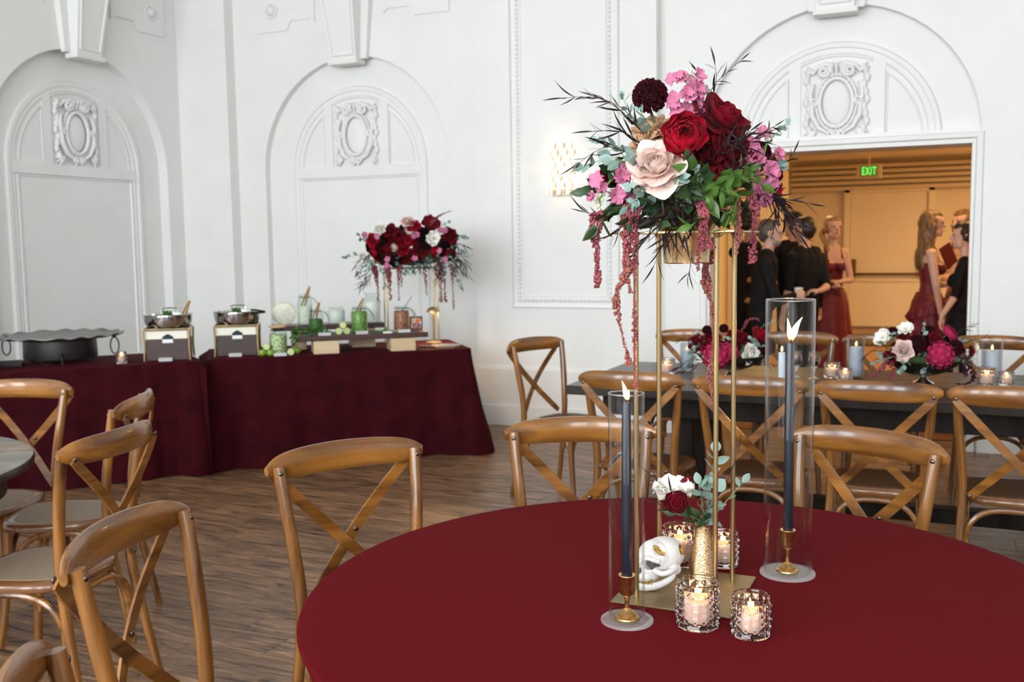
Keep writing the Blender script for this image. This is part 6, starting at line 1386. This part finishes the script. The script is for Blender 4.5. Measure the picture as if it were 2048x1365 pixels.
def person(label,x,y,H,face,top,bottom,skinm,arms,head_turn=0,head_tilt=0,female=False,hair='short',hairmat=H_BLK,neckline=None,sleeves=True,lean=0,skirt=None,cap=False,beard=False,stance=.09,group=None,bulk=1.0):
    # local frame: x to image right, y away from camera, z up.  face: 0 away, 90 right, 180 towards the camera, -90 left
    t=thing('person',label,'person',(x,y,0),YAW,group); s=H/1.75
    f=Vector((math.sin(RAD(face)),math.cos(RAD(face)),0)); sd=Vector((f.y,-f.x,0))       # sd: the person's right-hand side
    ht=RAD(face+head_turn); hf=Vector((math.sin(ht),math.cos(ht),0)); hs=Vector((hf.y,-hf.x,0)); up=Vector((0,0,1))
    def B(a,b,c): return (sd*a+f*b+up*c)*s          # right, forward, up (for H = 1.75)
    LN=lambda c: f*(lean*max(0,c-.95)*s)
    prims=[]
    def cap_(a,b,ra,rb,tag): prims.append((Vector(a),Vector(b),ra*s,rb*s,tag))
    sw=.185 if not female else .155; hw=.10 if not female else .105
    tt='top'; bt='bot'
    # legs, feet
    for q in (-1,1):
        hip=B(q*hw*.85,0,.92); kn=B(q*stance,.02,.50); an=B(q*stance,-.02,.09)
        cap_(hip,kn,.088,.060,bt); cap_(kn,an,.058,.040,bt); cap_(an,B(q*(stance+.01),.13,.035),.042,.032,'shoe')
    # trunk
    tp=[(.90,.135,.105),(1.02,.125,.10),(1.12,.13,.10),(1.25,.155,.115),(1.36,.165,.11),(1.42,.13,.08)] if not female else [(.90,.14,.11),(1.02,.118,.095),(1.10,.105,.085),(1.22,.125,.10),(1.33,.135,.095),(1.40,.105,.07)]
    tp=[(z_,w_*bulk,d_*bulk) for z_,w_,d_ in tp]; sw=sw*(1+(bulk-1)*.8)
    for (z0,w0,d0),(z1,w1,d1) in zip(tp,tp[1:]):
        for q in (-1,0,1):
            k=.55*q; cap_(B(q*(w0-d0*.72),0,z0)+LN(z0),B(q*(w1-d1*.72),0,z1)+LN(z1),d0*.80,d1*.80,tt)
    # fuller build
    if female:
        for q in (-1,1): cap_(B(q*.062,.075,1.255)+LN(1.25),B(q*.060,.088,1.235)+LN(1.25),.055,.052,tt)
    else: cap_(B(0,.05,1.02),B(0,.045,1.15),.10,.09,tt)
    nk=B(0,-.005,1.42)+LN(1.42); hc=B(0,.0,1.635)+hf*.018*s+LN(1.6)
    cap_(nk,hc-up*.06*s,.056 if not female else .046,.052 if not female else .043,'skin')
    # head: cranium, face, jaw, nose, ears, brow
    Q=lambda a,b,c: hc+(hs*a+hf*(b*math.cos(RAD(head_tilt))+c*math.sin(RAD(head_tilt)))+up*(c*math.cos(RAD(head_tilt))-b*math.sin(RAD(head_tilt))))*s
    cap_(Q(0,-.020,.030),Q(0,.012,.032),.083,.078,'skin'); cap_(Q(0,.030,-.01),Q(0,.036,-.055),.062,.050,'skin'); cap_(Q(-.030,.035,-.075),Q(.030,.035,-.075),.034,.034,'skin'); cap_(Q(0,.062,-.088),Q(0,.066,-.092),.024,.022,'skin')
    cap_(Q(0,.088,.012),Q(0,.108,-.022),.011,.014,'skin'); cap_(Q(-.04,.075,.026),Q(.04,.075,.026),.016,.016,'skin'); cap_(Q(-.022,.083,-.056),Q(.022,.083,-.056),.012,.012,'skin')
    for q in (-1,1): cap_(Q(q*.078,-.012,.012),Q(q*.080,-.016,-.024),.014,.010,'skin')
    # arms: list of (elbow, wrist, hand direction, palm side, curl) in image-aligned metres relative to the base
    for q,arm in zip((-1,1),arms):
        sh=B(q*sw,-.01,1.375)+LN(1.37)
        if arm is None: el=sh+B(q*.05,-.02,-.28); wr=el+B(q*.01,.06,-.25); hd=Vector((0,0,-1))+f*.2; curl=.35
        else: el,wr,hd,curl=Vector(arm[0]),Vector(arm[1]),Vector(arm[2]).normalized(),arm[3]
        grip=arm is not None and len(arm)>4
        at=tt if sleeves else 'skin'; fr=.0 
        cap_(B(q*(sw-.03),-.005,1.375)+LN(1.37),sh,.060 if not female else .050,.056 if not female else .045,tt if sleeves else 'skin')
        cap_(sh,el,.054 if not female else .043,.043 if not female else .035,at)
        fs_=sleeves if sleeves!='short' else False
        if fs_: cap_(el,wr,.045,.034,at); cap_(wr-(wr-el).normalized()*.01,wr+hd*.03*s,.026,.027,'skin')
        else: cap_(el,wr,.040 if not female else .034,.026 if not female else .022,'skin')
        # palm and five fingers
        pa=wr+hd*.045*s; sidev=hd.cross(up if abs(hd.z)<.9 else f).normalized(); pn=hd.cross(sidev).normalized()
        if grip: sidev=Vector((0,0,-1)); pn=hd.cross(sidev).normalized()
        th_=(hd*.5-sidev*.6+pn*.5,hd*.9-sidev*.5+pn*.7) if not grip else (hd*.6-sidev*.7+pn*.05,hd*.95-sidev*.6+pn*.10)
        for a in (-1,0,1): cap_(wr+sidev*a*.012*s,pa+sidev*a*.022*s+hd*.03*s,.019,.017,'skin')
        for i,(a,L) in enumerate(((-.030,.062),(-.010,.072),(.010,.068),(.029,.052))):
            b0=pa+hd*.036*s+sidev*a*s; d1=(hd*math.cos(curl)+pn*math.sin(curl)); d2=(hd*math.cos(curl*2.2)+pn*math.sin(curl*2.2)); b1=b0+d1*L*.5*s; b2=b1+d2*L*.5*s
            cap_(b0,b1,.0095,.009,'skin'); cap_(b1,b2,.009,.0075,'skin')
        tb=pa-hd*.02*s-sidev*.022*s; t1=tb+th_[0].normalized()*.035*s; cap_(tb,t1,.012,.010,'skin'); cap_(t1,tb+th_[1].normalized()*.062*s,.010,.008,'skin')
    g=G()
    for a,b,ra,rb,_ in prims:
        d=b-a; L=d.length; q=align(d if L>1e-6 else up).to_matrix(); n=12; prof=[]
        for i in range(5): th=PI/2*i/4; prof.append((ra*math.sin(th),-ra*math.cos(th)))
        for i in range(5): th=PI/2*i/4; prof.append((rb*math.cos(th),L+rb*math.sin(th)))
        k0=len(g.v); g.lathe([(max(r_,.0004),z_) for r_,z_ in prof],n,cap0=True,cap1=True)
        for i in range(k0,len(g.v)): g.v[i]=tuple(q@Vector(g.v[i])+a)
    me=remesh(g,.0092,3); me.name='body'
    mats=[skinm,top,bottom,SHOE]; idx={'skin':0,'top':1,'bot':2,'shoe':3}
    for m_ in mats: me.materials.append(m_)
    fi=[]; vs=me.vertices; boxes=[(Vector((min(a.x,b.x)-max(ra,rb)-.06,min(a.y,b.y)-max(ra,rb)-.06,min(a.z,b.z)-max(ra,rb)-.06)),Vector((max(a.x,b.x)+max(ra,rb)+.06,max(a.y,b.y)+max(ra,rb)+.06,max(a.z,b.z)+max(ra,rb)+.06)),a,b,ra,rb,tg) for a,b,ra,rb,tg in prims]
    cen=[0.0]*(3*len(me.polygons)); me.polygons.foreach_get('center',cen)
    for i in range(len(me.polygons)):
        p=Vector(cen[3*i:3*i+3]); best=9; bt_='top'
        for lo,hi,a,b,ra,rb,tg in boxes:
            if p.x<lo.x or p.y<lo.y or p.z<lo.z or p.x>hi.x or p.y>hi.y or p.z>hi.z: continue
            d=segd(p,a,b,ra,rb)
            if d<best: best=d; bt_=tg
        if bt_=='top' and neckline:
            lat=abs((p).dot(sd))/s; z_=p.z/s; fw=(p-LN(z_)).dot(f)/s
            if z_>neckline+(.0 if fw>0 else .02) and not (.075<lat<.098): bt_='skin'
        fi.append(idx[bt_])
    me.polygons.foreach_set('material_index',fi); link('body',me,t)
    # face details
    e=G(); 
    for q in (-1,1): e.ell(Q(q*.031,.083,.010),.0085*s,8,6)
    obj('eyes',e,EYEM,t)
    if not beard: e=G(); e.tube([Q(-.020,.089,-.055),Q(0,.097,-.056),Q(.020,.089,-.055)],[.003*s,.006*s,.003*s],8); obj('lips',e,LIPM,t)
    else:
        e=G()
        for i in range(9): a=RAD(-80+20*i); e.ell(Q(.058*math.sin(a),.032+.052*math.cos(a)*.9,-.078),(.019*s,.019*s,.026*s),8,6)
        for q in (-1,1): e.ell(Q(q*.058,.02,-.045),.018*s,8,6)
        e.tube([Q(-.026,.088,-.045),Q(0,.098,-.040),Q(.026,.088,-.045)],.007*s,6); link('beard',remesh(e,.009,2),t).data.materials.append(BEARD)
    # hair
    h=G()
    def hl(a,b,c,r): h.ell(Q(a,b,c),tuple(v*s for v in r) if isinstance(r,tuple) else r*s,12,8)
    hl(0,-.030,.048,.086); hl(0,-.050,.010,.078)
    hl(0,.022,.075,(.066,.062,.050))
    for q in (-1,1): hl(q*.048,-.015,.042,.044); hl(q*.060,-.035,-.005,.030)
    if hair=='short': hl(0,-.055,-.035,.052)
    if hair=='curly':
        rr=random.Random(5)
        for i in range(40):
            a=rr.uniform(0,6.28); zz=rr.uniform(.0,.13); hl(.075*math.cos(a)*(1-zz*3),-.025+.08*math.sin(a)*(1-zz*3),.03+zz,.026)
    if hair in ('long','ponytail','bun'):
        for q in (-1,1): hl(q*.066,.010,.030,.030); hl(q*.070,-.01,-.02,.028)
    if hair=='long':
        rr=random.Random(8)
        for k in range(16):
            a=RAD(95+170*k/15+rr.uniform(-6,6)); px_,py_=.078*math.sin(a),.082*math.cos(a); pts=[Q(px_*.9,py_-.01,.03)]
            for i in range(1,9): z_=.03-.055*i; w_=.018*math.sin(i*1.5+k); pts.append(Q(px_*(1.05+.05*i)+w_,py_*(1+.05*i)-.012*(i>4)+w_*.5,z_))
            h.tube(pts,[.026*s]*3+[.024*s]*3+[.020*s,.014*s,.005*s],8)
    if hair=='ponytail':
        pts=[Q(.03,-.10,.0),Q(.075,-.09,-.06),Q(.085,-.02,-.13),Q(.080,.035,-.20),Q(.085,.05,-.27)]; h.tube(catmull(pts,3),[.030*s]*8+[.024*s]*3+[.014*s,.006*s],8)
    if hair=='bun': hl(0,-.120,.020,.052); hl(0,-.105,-.01,.040)
    hm=remesh(h,.0095,2); hm.materials.append(hairmat); link('hair',hm,t)
    if cap:
        g=G(); g.ell(Q(0,-.012,.060),(.094*s,.098*s,.078*s),24,14); 
        for i,p in enumerate(g.v):
            if p[2]<Q(0,0,.052).z: g.v[i]=(p[0],p[1],Q(0,0,.052).z-.25*(Q(0,0,.052).z-p[2]))
        c_=obj('cap',g,CAPM,t); g=G(); pts=[Q(.075*math.sin(a),.045+.085*math.cos(a),.048-.01*math.cos(a)) for a in [RAD(-80+20*i) for i in range(9)]]; inn=[Q(.070*math.sin(a),.055*math.cos(a),.056) for a in [RAD(-80+20*i) for i in range(9)]]
        g.add(inn+pts+[v+up*.006 for v in inn]+[v+up*.006 for v in pts],[f_ for i in range(8) for f_ in ((i,i+1,9+i+1,9+i),(18+i,27+i,27+i+1,18+i+1),(9+i,9+i+1,27+i+1,27+i))]); obj('visor',g,CAPM,c_)
    if skirt:
        z1=1.03; g=G(); n=72; prof=[(z1,.112),(.95,.150),(.85,.172),(.6,.20),(.3,.245),(.02,.29)]
        for z_,r_ in prof: pass
        vs_=[]
        for z_,r_ in prof:
            for j in range(n):
                th=2*PI*j/n; k=(z1-z_)/z1; rr_=r_*(1+.10*k*math.sin(11*th+1.3*math.sin(3*th))); vs_.append((sd*rr_*math.cos(th)*1.06+f*rr_*math.sin(th)*.92)*s+up*z_*s)
        g.add(vs_,[(i*n+j,i*n+(j+1)%n,(i+1)*n+(j+1)%n,(i+1)*n+j)[::-1] for i in range(len(prof)-1) for j in range(n)])
        sk=obj('skirt',g,bottom,t,smooth=70)
        if skirt=='ruffle':
            g=G()
            for z_,r_ in ((.93,.165),(.72,.20)):
                pts=[]
                vs2=[]
                for dz,dr in ((0,.0),(-.07,.035),(-.10,.02)):
                    for j in range(n): th=2*PI*j/n; rr_=r_+dr+.012*math.sin(17*th)*(dr>0); vs2.append((sd*rr_*math.cos(th)*1.05+f*rr_*math.sin(th)*.92)*s+up*(z_+dz+.05*math.sin(th))*s)
                g.add(vs2,[(i*n+j,i*n+(j+1)%n,(i+1)*n+(j+1)%n,(i+1)*n+j)[::-1] for i in range(2) for j in range(n)])
            obj('ruffle',g,bottom,sk,smooth=70)
    return t
GP='guests in black beyond the doorway'; GW='guests in red dresses beyond the doorway'
person('guest with black curly hair in black suit behind the grey-bearded man',-1.74,9.30,1.735,65,BLKC,BLKC,SK2,[((.10,-.20,1.02),(-.02,-.30,1.10),(-.3,-.5,.3),.7),((-.02,-.25,1.02),(-.10,-.32,.93),(.4,-.5,.1),.8)],20,0,hair='curly',hairmat=H_BLK,group=GP,bulk=1.12)
person('guest in black jacket with grey hair and beard holding a cup',-1.487,8.475,1.635,104,BLKC,BLKC,SK1,[None,((.07,-.27,.965),(.225,-.19,1.015),(1,0,0),.80,'grip')],0,4,hair='short',hairmat=H_GREY,beard=True,lean=.10,group=GP,bulk=1.30)
person('guest in black suit and black cap seen from behind',-1.415,9.86,1.725,-8,BLKC,BLKC,SK1,[None,None],-30,0,hair='short',hairmat=H_DRK,cap=True,group=GP,bulk=1.22)
person('guest with short dark hair in black shirt, forearm bare behind the back',-1.235,9.27,1.665,-34,BLKC,BLKC,SK1,[None,((.185,-.06,1.05),(.075,-.20,1.02),(-1,-.1,.05),.5)],-15,0,hair='short',hairmat=H_DRK,sleeves='short',group=GP,bulk=1.15)
person('guest in red gown with ponytail facing the room beside the exit door',-1.14,10.50,1.70,172,REDC,REDC,SK1,[((.19,-.02,1.06),(.02,-.16,1.05),(-1,-.2,.1),.4),((-.19,-.02,1.05),(-.05,-.15,1.0),(1,-.2,.1),.4)],-4,0,female=True,hair='ponytail',hairmat=H_BLD,neckline=1.27,sleeves=False,skirt='plain',group=GW)
person('guest in red gown with long wavy hair, bare arm hanging',-.205,9.39,1.70,104,REDC,REDC,SK1,[((.10,.10,1.05),(.23,.0,1.08),(.9,-.2,0),.5),((-.03,-.22,1.06),(.02,-.20,.83),(.35,0,-.9),.55)],4,0,female=True,hair='long',hairmat=H_BRN,neckline=1.27,sleeves=False,skirt='ruffle',group=GW)
person('guest in red gown half hidden behind the doorway jamb',.065,10.25,1.72,-100,REDC,REDC,SK1,[((-.22,-.10,1.08),(-.26,-.30,1.12),(-.5,-.6,.1),.6),None],-10,0,female=True,hair='long',hairmat=H_BRN,neckline=1.27,sleeves=False,skirt='plain',group=GW)
person('guest in black dress with dark bun reaching a bare arm out',.075,8.74,1.585,-55,BLKC,BLKC,SK1,[((-.125,-.10,1.00),(-.225,-.12,.86),(-.2,0,-1),.4),None],-15,0,female=True,hair='bun',hairmat=H_DRK,sleeves='short',skirt='plain',group=GP)
# cup in the bearded guest's hand
cx=Vector((-1.487,8.475,0))+Matrix.Rotation(YAW,3,'Z')@Vector((.225+.060*.934,-.19+.054*.934,.988))
t=thing('drink_cup','short clear drink cup in the hand of the bearded guest','cup',cx); g=G(); g.lathe([(0,0),(.030,0),(.036,.09),(.0345,.09),(.0285,.004),(0,.003)],24); obj('cup_body',g,mat('cup_plastic',(.75,.72,.68),.2),t); g=G(); g.lathe([(0,.060),(.0325,.060)],24); obj('drink',g,mat('drink_amber',(.3,.12,.03),.2),t)
t=thing('red_folder','flat dark red folder held between the two red-gowned guests','folder',(-.06,10.02,1.22),YAW+.3); g=G(); g.box((0,0,.09),(.13,.012,.20),tilt=Matrix.Rotation(RAD(-28),3,'Y')); obj('cover',g,mat('folder_red',(.11,.006,.014),.6),t,smooth=0); g=G(); g.box((.004,.002,.09),(.122,.006,.192),tilt=Matrix.Rotation(RAD(-28),3,'Y')); obj('pages',g,PAPER,t,smooth=0)
